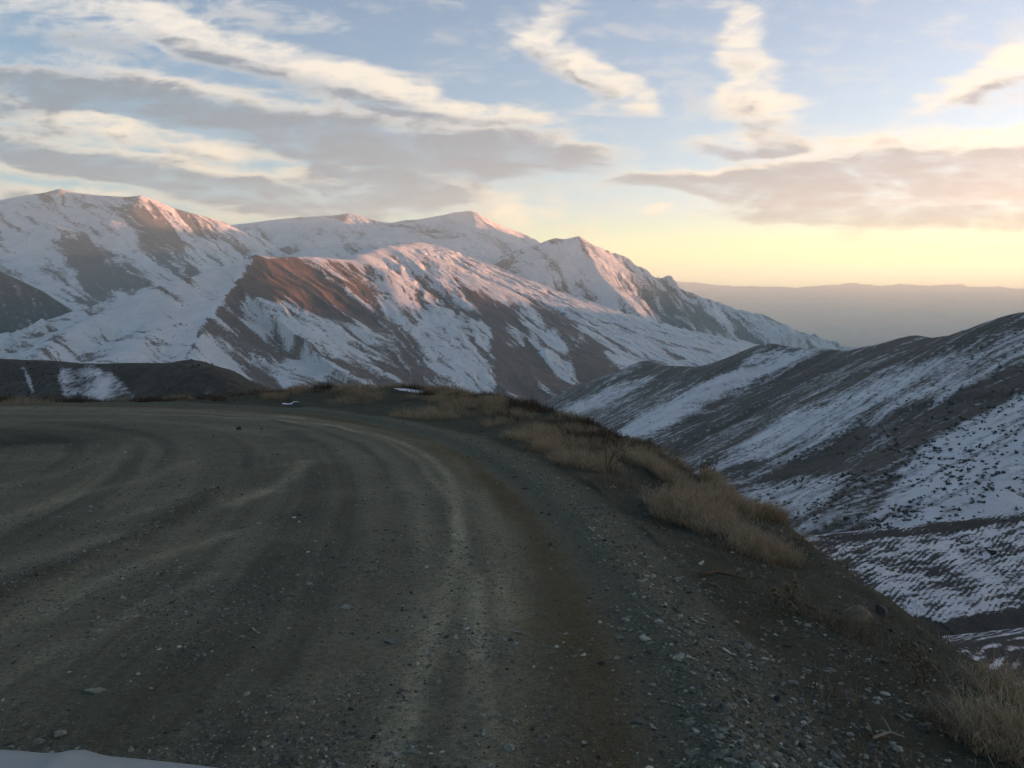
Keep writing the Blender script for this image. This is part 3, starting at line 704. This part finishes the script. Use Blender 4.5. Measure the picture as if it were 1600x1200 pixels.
def verge_grass():
    # straw grass in drifts along the far verge, thinner towards us
    P1, a, s_, rg = along_edge(150000, -2.6, .5, A_M - 2.0, A_L + 1.0, 11)
    m = fbm(P1[:, 0] / 1.3, P1[:, 1] / 1.3, 3, 81); fr = (s_ + 2.6) / 3.1
    sR = sdist(P1[:, 0], P1[:, 1], RL)[0]
    k = (m + .10 * rg.normal(size=len(m)) > .17) & (sR > .85) & (mound_snow(P1[:, 0], P1[:, 1]) < .15)
    P1 = np.column_stack([P1[k], .55 + .9 * np.clip(m[k], 0, .6)])
    P2, a, s_, rg = along_edge(60000, -.75, .3, A_N + .6, A_M - 1.5, 12)
    m = fbm(P2[:, 0] / .8, P2[:, 1] / .8, 3, 82)
    k = (m + .08 * rg.normal(size=len(m)) > .10)
    P2 = np.column_stack([P2[k], .6 + .9 * np.clip(m[k], 0, .6)])
    o = grass_object('dry_grass', np.vstack([P1, P2]), .07, .34, 1.0, .0022, STRAW, 21)
    stuff(o, 'drifts of dry straw coloured grass along the outer verge of the bend', 'grass')
    # dull low stalks and heath over the whole verge and fill slope
    P3, a, s_, rg = along_edge(110000, -2.2, 5.0, A_R - 4.5, A_END, 13)
    m = fbm(P3[:, 0] / .9, P3[:, 1] / .9, 4, 83)
    sR = sdist(P3[:, 0], P3[:, 1], RL)[0]
    k = (m + .15 * rg.normal(size=len(m)) > .12) & (sR > .95) & (mound_snow(P3[:, 0], P3[:, 1]) < .3)
    P3 = np.column_stack([P3[k], .5 + 1.2 * np.clip(m[k], 0, .6)])
    o = grass_object('dead_stalks', P3, .06, .20, .9, .0032, DULL, 22)
    stuff(o, 'dull brown dead stalks scattered over the verge and fill slope', 'grass')
    P4, a, s_, rg = along_edge(70000, -1.7, .8, A_M - .5, A_END, 14)
    m = fbm(P4[:, 0] / 1.1, P4[:, 1] / 1.1, 4, 84)
    sR = sdist(P4[:, 0], P4[:, 1], RL)[0]
    k = (m + .10 * rg.normal(size=len(m)) > .13) & (sR > .9) & (mound_snow(P4[:, 0], P4[:, 1]) < .3)
    P4 = np.column_stack([P4[k], .6 + 1.4 * np.clip(m[k], 0, .6)])
    o = grass_object('heath', P4, .08, .22, .7, .006, DARKV, 23)
    stuff(o, 'low dark heath on the mound and along the far edge of the bend', 'heath')
verge_grass()

def tussock(label, px, py, h, rad, n, mat, seed, squash=1.0, group='dry grass tussocks on the verge'):
    x, y, z = hit(px, py); rg = np.random.default_rng(seed)
    r_ = rad * np.sqrt(rg.uniform(0, 1, n)); t = rg.uniform(0, 2 * np.pi, n)
    t += .0; rr_ = r_ * (1 + .35 * fbm(np.cos(t) * 1.3 + seed, np.sin(t) * 1.3, 3, 87)); bx, by = rr_ * np.cos(t), rr_ * np.sin(t) * squash
    bz = ground(x + bx, y + by)[0] - z - .015
    cl = fbm(bx / rad * 2.2 + seed, by / rad * 2.2, 3, 88); hh = h * rg.uniform(.1, 1.0, n) ** .8 * np.where(rg.uniform(0, 1, n) < .06, 1.35, 1.0) * (1 - .5 * (r_ / rad) ** 2) * (.75 + .8 * cl)
    hh = np.maximum(hh, h * .12)
    V, F, S_, at = blades(bx, by, bz, hh, rg.uniform(.05, 1.25, n), .0017 * rg.uniform(.6, 1.4, n), rg)
    # feathery heads: short side hairs near the tips
    k = rg.integers(0, n, n * 2); tip = V.reshape(n, 7, 3)[k]; f = rg.uniform(.35, 1, len(k))[:, None]
    b0 = tip[:, 2] * (1 - f) + tip[:, 6] * f
    V2, F2, S2, at2 = blades(b0[:, 0], b0[:, 1], b0[:, 2], h * rg.uniform(.05, .16, len(k)), rg.uniform(.3, 1.3, len(k)), np.full(len(k), .0013), rg)
    at2['along'] = np.ones(len(V2))
    F2 = F2 + len(V)
    o = link_mesh('grass_tussock', np.vstack([V, V2]), np.concatenate([F, F2]), np.concatenate([S_, S2]), mat, False,
                  {q: np.concatenate([at[q], at2[q]]) for q in at})
    o.location = (x, y, z)
    return thing(o, label, 'grass tussock', group)
TUS = [
    ('largest feathery straw tussock on the embankment edge below the bend', 1075, 808, .56, .40, 3600, STRAW),
    ('feathery straw tussock leaning over the drop in front of the snowy terrace', 1190, 868, .44, .30, 3000, STRAW),
    ('low straw tussock joining the two big feathery ones', 1130, 838, .44, .30, 2200, STRAW),
    ('tall straw tussock at the bottom right corner of the picture', 1570, 1165, .46, .24, 2200, STRAW),
    ('straw tussock on the edge just above the bottom right corner', 1575, 1085, .34, .24, 1500, STRAW),
    ('thin straw tussock in front of the brown rock', 1320, 985, .22, .20, 900, DULL),
    ('straw tussock around the bare brown shrub', 915, 728, .50, .50, 2200, STRAW),
    ('pale straw tussock at the edge below the dark valley', 985, 720, .46, .45, 1900, STRAW),
    ('straw tussock on the verge left of the bare shrub', 840, 690, .48, .55, 1900, STRAW),
    ('straw tussock near the top of the bend beside the mound', 665, 652, .50, .70, 1900, STRAW),
    ('straw tussock on the skyline right of the mound', 745, 637, .48, .65, 1700, STRAW),
    ('rusty straw tussock in front of the snow patch on the mound', 555, 628, .36, .70, 1300, STRAW),
    ('small pale tussock on the far road edge under the dark ridge summit', 285, 622, .30, .40, 800, STRAW),
    ('small pale tussock on the far road edge at the left side', 45, 626, .34, .60, 900, STRAW),
    ('small pale tussock on the far road edge below the ridge snow patch', 205, 625, .26, .45, 700, STRAW),
    ('sparse brown tussock on the dark fill slope above the bottom right corner', 1500, 1140, .26, .2, 900, DULL),
]
for i, t in enumerate(TUS): tussock(*t[:3], t[3] * .92, t[4] * 1.15, int(t[5] * .66), t[6], 100 + i)

def tube(bm_v, bm_f, pts, r0, r1, seg=6):
    """append a tapered tube along pts"""
    base = len(bm_v); n = len(pts)
    for i, p in enumerate(pts):
        d = (Vector(pts[min(i + 1, n - 1)]) - Vector(pts[max(i - 1, 0)])).normalized()
        a = d.orthogonal().normalized(); b = d.cross(a); r = r0 + (r1 - r0) * i / (n - 1)
        for k in range(seg):
            q = Vector(p) + (a * math.cos(2 * math.pi * k / seg) + b * math.sin(2 * math.pi * k / seg)) * r
            bm_v.append(tuple(q))
    for i in range(n - 1):
        for k in range(seg):
            a0 = base + i * seg + k; a1 = base + i * seg + (k + 1) % seg
            bm_f.append((a0, a1, a1 + seg, a0 + seg))
    bm_f.append(tuple(base + k for k in reversed(range(seg)))); bm_f.append(tuple(base + (n - 1) * seg + k for k in range(seg)))
def poly_object(name, v, f, mat, smooth=True, parent=None):
    return link_mesh(name, v, [i for q in f for i in q], [len(q) for q in f], mat, smooth, None, parent)
def empty(name, loc):
    o = bpy.data.objects.new(name, None); o.empty_display_size = .1; o.location = loc; COL.objects.link(o); return o
def shrub(label, px, py, h, n, seed):
    x, y, z = hit(px, py); rg = np.random.default_rng(seed); root = empty('bare_shrub', (x, y, z))
    v, f = [], []; tips = []
    def grow(p, d, L, r, lev):
        pts = [p]; q = Vector(p); dd = Vector(d)
        for i in range(4):
            dd = (dd + Vector(rg.normal(0, .16, 3))).normalized(); dd.z = max(dd.z, .15); q = q + dd * L / 4; pts.append(tuple(q))
        tube(v, f, pts, r, r * .5, 5)
        if lev:
            for i in range(3):
                k = int(rg.integers(2, 5)); b = (dd + Vector(rg.normal(0, .55, 3))).normalized(); b.z = abs(b.z)
                grow(pts[k], b, L * rg.uniform(.4, .7), r * .5, lev - 1)
        else: tips.append(pts[-1])
    for i in range(n):
        a = rg.uniform(0, 2 * math.pi); s_ = rg.uniform(.1, .5)
        grow((math.cos(a) * .03, math.sin(a) * .03, -.03), (math.cos(a) * s_, math.sin(a) * s_, 1), h * rg.uniform(.6, .85), .007, 2)
    poly_object('stem', v, f, STEM, True, root)
    t = np.array(tips); k = np.repeat(t, 4, 0) + rg.normal(0, .012, (len(t) * 4, 3))
    V, F, S_, at = blades(k[:, 0], k[:, 1], k[:, 2], np.full(len(k), .035), rg.uniform(.2, 1.2, len(k)), np.full(len(k), .006), rg)
    link_mesh('dry_leaves', V, F, S_, DULL, False, at, root)
    return thing(root, label, 'shrub')
shrub('bare brown shrub with thin upright stems on the verge', 948, 738, .62, 5, 5)
shrub('small twiggy shrub with withered leaves on the skyline of the embankment', 1100, 748, .34, 5, 6)
shrub('withered leafy shrub on the edge left of the big straw tussock', 1040, 738, .30, 5, 8)
shrub('low twiggy shrub on the fill slope below the brown rock', 1440, 1075, .24, 4, 9)

def thistle(label, px, py, h, heads, seed):
    x, y, z = hit(px, py); rg = np.random.default_rng(seed); root = empty('thistle', (x, y, z))
    for i in range(heads):
        a = rg.uniform(0, 2 * math.pi); o = rg.uniform(.02, .10); hh = h * rg.uniform(.6, 1)
        v, f = [], []
        top = (math.cos(a) * o, math.sin(a) * o, hh)
        tube(v, f, [(0, 0, -.02), (top[0] * .3, top[1] * .3, hh * .5), top], .004, .0025, 5)
        st = poly_object('stem', v, f, STEM, True, root)
        R = rg.uniform(.020, .030); n = 240
        d = rg.normal(size=(n, 3)); d /= np.linalg.norm(d, axis=1)[:, None]; d[:, 2] = np.abs(d[:, 2]) * 1.0 - .25
        d /= np.linalg.norm(d, axis=1)[:, None]
        c0 = np.array(top); tan = np.cross(d, rg.normal(size=(n, 3))); tan /= np.linalg.norm(tan, axis=1)[:, None]
        V = np.stack([c0 + d * R * .45 - tan * .004, c0 + d * R * .45 + tan * .004, c0 + d * R * rg.uniform(.9, 1.25, n)[:, None]], 1).reshape(-1, 3)
        link_mesh('seed_head', V, np.arange(n * 3), np.full(n, 3), STRAW, False,
                  {'along': np.tile([.1, .1, .9], n), 'tone': np.repeat(rg.uniform(.3, 1, n), 3)}, root)
    return thing(root, label, 'thistle', 'dry thistles on the verge')
thistle('tallest dry thistle of the cluster below the straw tussock, farthest from the road gravel', 1238, 938, .13, 5, 31)
thistle('dry thistle on the gravel side of the cluster below the straw tussock', 1212, 946, .10, 4, 32)
thistle('lowest dry thistle of the cluster, nearest the bottom of the picture', 1248, 962, .08, 4, 33)

ICO = None
def ico():
    global ICO
    if ICO is None:
        import bmesh
        bm = bmesh.new(); bmesh.ops.create_icosphere(bm, subdivisions=1, radius=1)
        v0 = np.array([v.co[:] for v in bm.verts]); f0 = np.array([[v.index for v in f.verts] for f in bm.faces]); bm.free()
        bm = bmesh.new(); bmesh.ops.create_icosphere(bm, subdivisions=4, radius=1)
        v1 = np.array([v.co[:] for v in bm.verts]); f1 = np.array([[v.index for v in f.verts] for f in bm.faces]); bm.free()
        ICO = (v0, f0, v1, f1)
    return ICO
def stone_shape(rg, v, sx, sy, sz, rough=.24, cuts=9):
    p = v.copy()
    for i in range(cuts):                      # flat broken faces
        d = rg.normal(size=3); d /= np.linalg.norm(d); c = rg.uniform(.35, .72)
        ex = np.maximum(p @ d - c, 0); p = p - ex[:, None] * d * .92
    s_ = rg.uniform(0, 50)
    nn = fbm(p[:, 0] * 2.2 + s_, p[:, 1] * 2.2 + p[:, 2] * 1.7, 4, 41)
    return p * (1 + rough * nn)[:, None] * np.array([sx, sy, sz])
def rock(name, label, cat, px, py, sx, sy, sz, mat, seed, sink=.35, tone=None, group=None):
    x, y, z = hit(px, py); rg = np.random.default_rng(seed); v = stone_shape(rg, ico()[2], sx, sy, sz); a = rg.uniform(-.5, .5)
    v = v @ np.array([[math.cos(a), -math.sin(a), 0], [math.sin(a), math.cos(a), 0], [0, 0, 1]])
    o = link_mesh(name, v, ico()[3].ravel(), np.full(len(ico()[3]), 3), mat, True, {'tone': np.full(len(v), tone or .2)})
    o.location = (x, y, z + sz * (.5 - sink)); return thing(o, label, cat, group)
rock('rock', 'brown half buried rock on the embankment edge in front of the furrowed terrace', 'rock', 1335, 966, .16, .13, .09, ROCK, 53, .45)
rock('rock', 'dark grey rock leaning on the right side of the brown one', 'rock', 1378, 960, .08, .09, .09, simple_mat('dark_rock', lambda N: N.mix(N.noise(objpos(N), 14, 6), (.035, .037, .040), (.085, .085, .082))), 52, .3)
GS = 'pale stones lying on the road'
for i, (lab, px, py, a, b, c, tn) in enumerate([
    ('flat pale stone lying on the road right above the car bonnet', 148, 1080, .075, .05, .02, .25),
    ('pale angular stone in the middle of the road left of the pale wheel track', 540, 950, .045, .03, .02, .27),
    ('rounded grey stone half sunk beside the pale wheel track', 612, 1004, .06, .045, .028, .15),
    ('flat pale stone in the gap between the two pale wheel tracks', 813, 990, .05, .03, .014, .22),
    ('pale stone at the bottom of the picture in the wheel track', 795, 1170, .04, .03, .02, .22),
    ('broad flat stone at the bottom of the picture left of the wheel track', 640, 1178, .05, .035, .016, .17),
    ('small pale stone on the left wheel track near the lower left corner', 95, 1150, .04, .03, .014, .2),
    ('lone dark stone on the far bend of the road', 374, 671, .09, .07, .05, .035),
    ('bright flat stone at the left side of the road halfway up', 283, 888, .05, .03, .014, .24)]):
    rock('stone', lab, 'stone', px, py, a, b, c, STONE, 60 + i, .35, tn, GS)
for i, (lab, px, py, a, b, c, tn) in enumerate([
    ('tan stone on the gravel verge under the thistles', 1170, 1012, .05, .04, .028, .20),
    ('whitish chip of stone on the gravel verge left of the tan stone', 1075, 1028, .03, .02, .012, .36),
    ('round grey stone on the dark verge near the bottom right', 1330, 1098, .032, .028, .02, .16),
    ('pale block of stone at the bottom edge of the gravel verge', 1265, 1170, .034, .024, .018, .24),
    ('brown clod on the dark slope right of the bottom gravel', 1440, 1140, .05, .045, .04, .07)]):
    rock('stone', lab, 'stone', px, py, a, b, c, STONE, 80 + i, .35, tn, 'stones on the gravel verge')
def branch(label, path, r, seed, mat):
    rg = np.random.default_rng(seed); P3 = [hit(*p) for p in path]; o0 = Vector(P3[0]); v, f = [], []
    pts = [tuple(Vector(p) - o0 + Vector((rg.normal(0, .004), rg.normal(0, .004), r * .8 + .006 + rg.uniform(0, .012)))) for p in P3]
    tube(v, f, pts, r, r * .45, 7)
    for k in (1, 2):
        if k < len(pts) - 1:
            b = Vector(pts[k]); e = b + Vector((rg.uniform(-.07, .07), rg.uniform(-.02, .07), rg.uniform(.01, .05)))
            tube(v, f, [tuple(b), tuple((b + e) / 2 + Vector((0, 0, .008))), tuple(e)], r * .6, r * .25, 6)
    o = poly_object('dead_branch', v, f, mat); o.location = o0; return thing(o, label, 'branch')
GREYW = simple_mat('weathered_wood', lambda N: N.mix(N.noise(N.mapping(objpos(N), scale=(40, 40, 12)), 1.0, 5), (.12, .11, .09), (.26, .24, .20)))
branch('short broken brown branch lying on the dark verge below the big tussock', [(1092, 902), (1120, 898), (1150, 905), (1162, 910)], .016, 3, STEM)
branch('pale weathered branch lying on the verge at the bottom right', [(1330, 1140), (1362, 1158), (1392, 1152), (1412, 1158)], .010, 4, GREYW)
branch('thin straight straw stalk lying on the verge gravel at the bottom right', [(1250, 1143), (1262, 1137), (1272, 1130)], .004, 7, STRAW if False else GREYW)
branch('thin dead branch standing out at the edge beside the snowy furrows', [(1395, 1022), (1412, 1012), (1425, 1018)], .006, 12, STEM)

OCT_V = np.array([(1, 0, 0), (0, 1, 0), (-1, 0, 0), (0, -1, 0), (.2, .1, 1), (0, 0, -1.0)], float)
OCT_F = np.array([(0, 1, 4), (1, 2, 4), (2, 3, 4), (3, 0, 4), (1, 0, 5), (2, 1, 5), (3, 2, 5), (0, 3, 5)])
def gravel(name, label, pts, size, tone, seed, flake=False):
    rg = np.random.default_rng(seed); n = len(pts); v0, f0 = (OCT_V, OCT_F) if flake else (ico()[0], ico()[1])
    z = ground(pts[:, 0], pts[:, 1])[0]
    v = v0[None] * (1 + rg.normal(0, .16, (n, len(v0), 1)))
    v = v * np.stack([rg.uniform(.7, 1.4, n), rg.uniform(.6, 1.0, n), rg.uniform(.3, .65, n)], -1)[:, None]
    a = rg.uniform(0, 2 * np.pi, n); ca, sa = np.cos(a)[:, None], np.sin(a)[:, None]
    tl = rg.normal(0, .3, n)[:, None]
    x = v[..., 0] * ca - v[..., 1] * sa; y = v[..., 0] * sa + v[..., 1] * ca; zz = v[..., 2] + x * tl
    V = np.stack([x, y, zz], -1) * size[:, None, None] + np.stack([pts[:, 0], pts[:, 1], z + size * .02], -1)[:, None]
    F = (f0[None] + np.arange(n)[:, None, None] * len(v0)).reshape(-1)
    o = link_mesh(name, V.reshape(-1, 3), F, np.full(n * len(f0), 3), STONE, False, {'tone': np.repeat(tone, len(v0))})
    return stuff(o, label, 'gravel')
def scatter_gravel():
    rg = np.random.default_rng(77)
    def polar(n, u0, u1, r0, r1, p=1.0):
        r = r0 * (r1 / r0) ** (rg.uniform(0, 1, n) ** p); u = rg.uniform(u0, u1, n); return np.stack([u * r, r], -1)
    Pa = polar(60000, -.4, .75, 2.4, 17); sR, _, _ = sdist(Pa[:, 0], Pa[:, 1], RL); sE = sdist(Pa[:, 0], Pa[:, 1], EL)[0]
    pr = np.exp(-((sR - .50 - .12 * fbm(Pa[:, 0], Pa[:, 1], 2, 5)) / .36) ** 2) * .95 + .42 * ((sR > .5) & (sE < .3)) * np.clip(.6 + fbm(Pa[:, 0] * 1.6, Pa[:, 1] * 1.6, 3, 15) * 1.6, .1, 1.3)
    Pa = Pa[rg.uniform(0, 1, len(pr)) < pr]
    n = len(Pa); sz = .0068 * np.exp(rg.normal(.35, .5, n)); sz = np.minimum(sz, .036)
    gravel('gravel', 'windrow of loose grey gravel along the outer edge of the road', Pa, sz, np.clip(np.exp(rg.normal(-2.0, .5, n)), .03, .40), 1)
    Pb = polar(120000, -.72, .3, 2.4, 20, .85); sR = sdist(Pb[:, 0], Pb[:, 1], RL)[0]
    cl = fbm(Pb[:, 0] / 1.2, Pb[:, 1] / 1.2, 3, 6)
    sp_ = line_d(Pb[:, 0], Pb[:, 1], [road_pt(*p) for p in SPOIL])
    Pb = Pb[(sR < .0) & ((cl + rg.normal(0, .25, len(cl)) > .04 + .35 * np.exp(-((sR + .16) / .3) ** 2)) | (sp_ < .2))]
    n = len(Pb); sz = .0046 * np.exp(rg.normal(.25, .55, n)); sz = np.minimum(sz, .034)
    gravel('road_stones', 'small loose stones strewn over the road surface', Pb, sz, np.clip(np.exp(rg.normal(-1.95, .5, n)), .04, .42), 2, True)
scatter_gravel()

# ------------------------------------------------------------------ scrub on the right hillside
def hill_scrub():
    rg = np.random.default_rng(5)
    def pick(grid, polys, n, s0, s1, dmin, dmax):
        us, Ds, Z = grid
        D = np.exp(rg.uniform(math.log(dmin), math.log(dmax), n)); u = rg.uniform(us[0], min(us[-1], .75), n)
        fi = (np.log(D) - math.log(Ds[0])) / (math.log(Ds[-1]) - math.log(Ds[0])) * (len(Ds) - 1); fj = (u - us[0]) / (us[-1] - us[0]) * (len(us) - 1)
        i = np.clip(fi.astype(int), 0, len(Ds) - 2); j = np.clip(fj.astype(int), 0, len(us) - 2); a = fi - i; b = fj - j
        z = (Z[i, j] * (1 - a) + Z[i + 1, j] * a) * (1 - b) + (Z[i, j + 1] * (1 - a) + Z[i + 1, j + 1] * a) * b
        px, py = proj(u * D, D, z); w = np.zeros(n)
        for poly, p in polys: w = np.maximum(w, np.where(poly_sd(px, py, poly) > 0, p, 0))
        w = w * np.clip(.55 + 1.6 * fbm(u * D / 22, D / 22, 3, 19), 0.05, 1.2)
        k = rg.uniform(0, 1, n) < w
        return np.stack([u * D, D, z], -1)[k], rg.uniform(s0, s1, n)[k] * (D[k] / 330) ** .35
    allv, allf, off = [], [], 0
    sets = [pick(GRIDS['R'], [([(1620, 590), (1720, 830), (1330, 840), (1390, 770), (1440, 690)], .9), ([(1445, 690), (1390, 770), (1335, 832), (1130, 800), (1130, 760), (1330, 735)], .8),
                              ([(1620, 500), (1620, 600), (1440, 700), (1200, 730), (1380, 640), (1500, 560)], .35), ([(1195, 545), (1300, 545), (1000, 700), (900, 650)], .10)], 15000, .35, .95, 230, 800),
            pick(GRIDS['J'], [([(1280, 840), (1620, 800), (1620, 960), (1400, 960)], .05), ([(1490, 845), (1570, 850), (1565, 872), (1500, 868)], .9)], 6000, .3, .6, 180, 262)]
    sets.append(pick(GRIDS['I'], [([(-40, 555), (440, 555), (440, 680), (-40, 680)], .5)], 9000, .12, .38, 130, 260))
    for P_, s_ in sets:
        n = len(P_); m = 16
        d = rg.normal(size=(n, m, 3)); d /= np.linalg.norm(d, axis=2)[..., None]; d[..., 2] = np.abs(d[..., 2]) * .75
        c = P_[:, None] + d * s_[:, None, None] * rg.uniform(.3, 1, (n, m, 1)) * np.array([1, 1, .8])
        q = rg.normal(size=(n, m, 3, 3)) * (s_ * .42)[:, None, None, None]
        allv.append((c[:, :, None] + q).reshape(-1, 3))
    V = np.vstack(allv); nt = len(V) // 3
    m = simple_mat('scrub_leaf', lambda N: N.mix(N.rng(N.noise(N.n('ShaderNodeNewGeometry').outputs['Position'], .4, 3), .35, .65), (.022, .022, .018), (.05, .046, .034)))
    stuff(link_mesh('scrub', V, np.arange(nt * 3), np.full(nt, 3), m, False), 'dark low scrub dotting the snowy hillsides beyond the road', 'scrub')
hill_scrub()
def terrace_bush(label, px, py, D, size, seed):
    p = unproj(px, py, D); rg = np.random.default_rng(seed); root = empty('dark_bush', (float(p[0]), float(p[1]), float(p[2])))
    n = 420; d = rg.normal(size=(n, 3)); d /= np.linalg.norm(d, axis=1)[:, None]; d[:, 2] = np.abs(d[:, 2])
    c = d * rg.uniform(.35, 1, (n, 1)) * np.array([1.7, 1.0, .7]) * size; q = rg.normal(size=(n, 3, 3)) * size * .13
    link_mesh('foliage', (c[:, None] + q).reshape(-1, 3), np.arange(n * 3), np.full(n, 3), bpy.data.materials['scrub_leaf'], False, None, root)
    v, f = [], []
    for k in range(5):
        a = rg.uniform(0, 6.28); tube(v, f, [(0, 0, -.6), (math.cos(a) * size * .3, math.sin(a) * size * .3, size * .2), (math.cos(a) * size * .7, math.sin(a) * size * .5, size * .5)], .05, .02, 5)
    poly_object('stem', v, f, STEM, True, root)
    return thing(root, label, 'bush', 'dark bushes on the snowy terrace')
terrace_bush('left one of the two dark bushes on the snow dusted terrace at the right', 1508, 856, 229, 1.15, 1)
terrace_bush('right one of the two dark bushes on the snow dusted terrace at the right', 1549, 864, 226, 1.25, 2)

# ------------------------------------------------------------------ the car we look out of: its bonnet corner
CARLOC = (-1.07, -.12, .030)
def car():
    root = empty('car', CARLOC)
    paint = bpy.data.materials.new('white_paint'); paint.use_nodes = True; N = NT(paint.node_tree); b = paint.node_tree.nodes['Principled BSDF']
    dn = N.noise(objpos(N), 6, 6, .6)
    N.put(b.inputs['Base Color'], N.mix(N.rng(dn, .35, .75, 0, .35), (.20, .24, .245), (.16, .18, .175)))
    b.inputs['Roughness'].default_value = .45
    black = simple_mat('black_trim', lambda N: N.mix(N.noise(objpos(N), 60), (.012, .012, .013), (.03, .03, .03)), .6)
    glass = bpy.data.materials.new('lamp_glass'); glass.use_nodes = True; g = glass.node_tree.nodes['Principled BSDF']
    g.inputs['Base Color'].default_value = (.5, .52, .54, 1); g.inputs['Roughness'].default_value = .12; g.inputs['Metallic'].default_value = .5
    ox, oy, oz = root.location
    # plan outline of the nose: half width at the cowl, front edge bowed forward in the middle
    HW = .84
    def front(x):        # y of the front edge for offset x from the car's middle
        t = abs(x) / HW; return 1.50 - .15 * t ** 2 - .30 * np.clip((t - .8) / .2, 0, 1) ** 2.2
    def top(x, y):       # height of the bonnet skin
        t = abs(x) / HW; f = np.clip((y + .1) / 1.6, 0, 1)
        z = 1.06 - .05 * f - .09 * f ** 4 - .02 * t ** 2 - .05 * np.clip((t - .85) / .15, 0, 1) ** 2
        return z + .008 * np.exp(-((t - .52 + .10 * f) / .030) ** 2) - .002 * np.exp(-((t - .44 + .10 * f) / .05) ** 2)
    xs = np.linspace(-HW + .012, HW - .012, 121); fs = np.linspace(0, 1, 61)
    Xg = np.repeat(xs[None], 61, 0); Yg = np.array([[-.1 + (front(x) + .1) * f for x in xs] for f in fs]); Zg = top(Xg, Yg)
    nose = np.clip((fs[:, None] - .93) / .07, 0, 1); Zg = Zg - .030 * nose ** 3
    idx = np.arange(61 * 121).reshape(61, 121); q = np.stack([idx[:-1, :-1], idx[:-1, 1:], idx[1:, 1:], idx[1:, :-1]], -1).reshape(-1, 4)
    o = link_mesh('bonnet', np.stack([Xg, Yg, Zg], -1).reshape(-1, 3), q.ravel(), np.full(len(q), 4), paint, True, None, root)
    sm = o.modifiers.new('thickness', 'SOLIDIFY'); sm.thickness = .015; sm.offset = -1
    # body below the bonnet: rings from bonnet line down to the sill
    rings = []
    for zf, ins in ((-.024, .0), (-.06, -.018), (-.2, -.03), (-.42, -.03), (-.60, .0), (-.74, .05)):
        ring = []
        for x in np.linspace(-HW, HW, 61):
            y = front(x); ring.append((x * (1 - ins / HW), y - ins * (1 if abs(x) < .8 * HW else .6) + (.0 if zf > -.1 else .05 * (1 - (abs(x) / HW) ** 4)), float(top(x, y)) - .045 + zf))
        back = [(HW - ins, -.25, 1.03 + zf), (-HW + ins, -.25, 1.03 + zf)]
        rings.append(ring + back)
    v = [p for r_ in rings for p in r_]; n = len(rings[0]); f = []
    for i in range(len(rings) - 1):
        for k in range(n): f.append((i * n + k, i * n + (k + 1) % n, (i + 1) * n + (k + 1) % n, (i + 1) * n + k))
    f.append(tuple(range((len(rings) - 1) * n, len(rings) * n)))
    poly_object('body', v, [tuple(reversed(q)) for q in f], paint, True, root)
    def box(name, c, s, mat, par):
        vv = [(c[0] + s[0] * i, c[1] + s[1] * j, c[2] + s[2] * k) for k in (-1, 1) for j in (-1, 1) for i in (-1, 1)]
        ob = poly_object(name, vv, [(0, 2, 3, 1), (4, 5, 7, 6), (0, 1, 5, 4), (2, 6, 7, 3), (0, 4, 6, 2), (1, 3, 7, 5)], mat, False, par)
        bv = ob.modifiers.new('bevel', 'BEVEL'); bv.width = min(s) * .5; bv.segments = 3; return ob
    box('grille', (0, 1.50, .74), (.42, .03, .07), black, root)
    box('bumper', (0, 1.46, .46), (.76, .08, .09), paint, root)
    for s_ in (-1, 1):
        box('headlight', (s_ * .62, 1.40, .76), (.15, .06, .065), glass, root)
        vv, ff = [], []
        def ring_lathe(prof, n=40):
            b0 = len(vv)
            for (x, r) in prof:
                for k in range(n): vv.append((s_ * x, r * math.cos(2 * math.pi * k / n), r * math.sin(2 * math.pi * k / n)))
            for i in range(len(prof) - 1):
                for k in range(n): ff.append((b0 + i * n + k, b0 + i * n + (k + 1) % n, b0 + (i + 1) * n + (k + 1) % n, b0 + (i + 1) * n + k))
        w = empty('wheel', (s_ * .76, .86, .285)); w.parent = root
        ring_lathe([(-.10, .20), (-.10, .30), (-.07, .33), (.07, .33), (.10, .30), (.10, .20)]); poly_object('tyre', vv, ff, black, True, w)
        vv, ff = [], []; ring_lathe([(.05, .004), (.07, .06), (.055, .14), (.085, .195), (.09, .205)])
        poly_object('rim', vv, ff, glass, True, w)
    return thing(root, 'pale grey white car whose bonnet corner shows at the lower left', 'car')
car()

# ------------------------------------------------------------------ haze
HAZE = 8.2e-5
def haze():
    x0, x1, y0, y1, z0, z1 = -34000, 34000, -28000, 28500, -950, 850
    v = [(x, y, z) for z in (z0, z1) for y in (y0, y1) for x in (x0, x1)]
    f = [0, 2, 3, 1, 4, 5, 7, 6, 0, 1, 5, 4, 2, 6, 7, 3, 0, 4, 6, 2, 1, 3, 7, 5]
    m = bpy.data.materials.new('haze_air'); m.use_nodes = True; t = m.node_tree
    t.nodes.remove(t.nodes['Principled BSDF'])
    pv = t.nodes.new('ShaderNodeVolumePrincipled'); pv.inputs['Color'].default_value = (.77, .98, .99, 1)
    pv.inputs['Density'].default_value = HAZE; pv.inputs['Anisotropy'].default_value = .40
    t.links.new(pv.outputs[0], t.nodes['Material Output'].inputs['Volume'])
    return stuff(link_mesh('haze', v, f, [4] * 6, m, False), 'thin evening haze filling the valley and paling the far hills', 'haze')
haze()
# ---- end haze
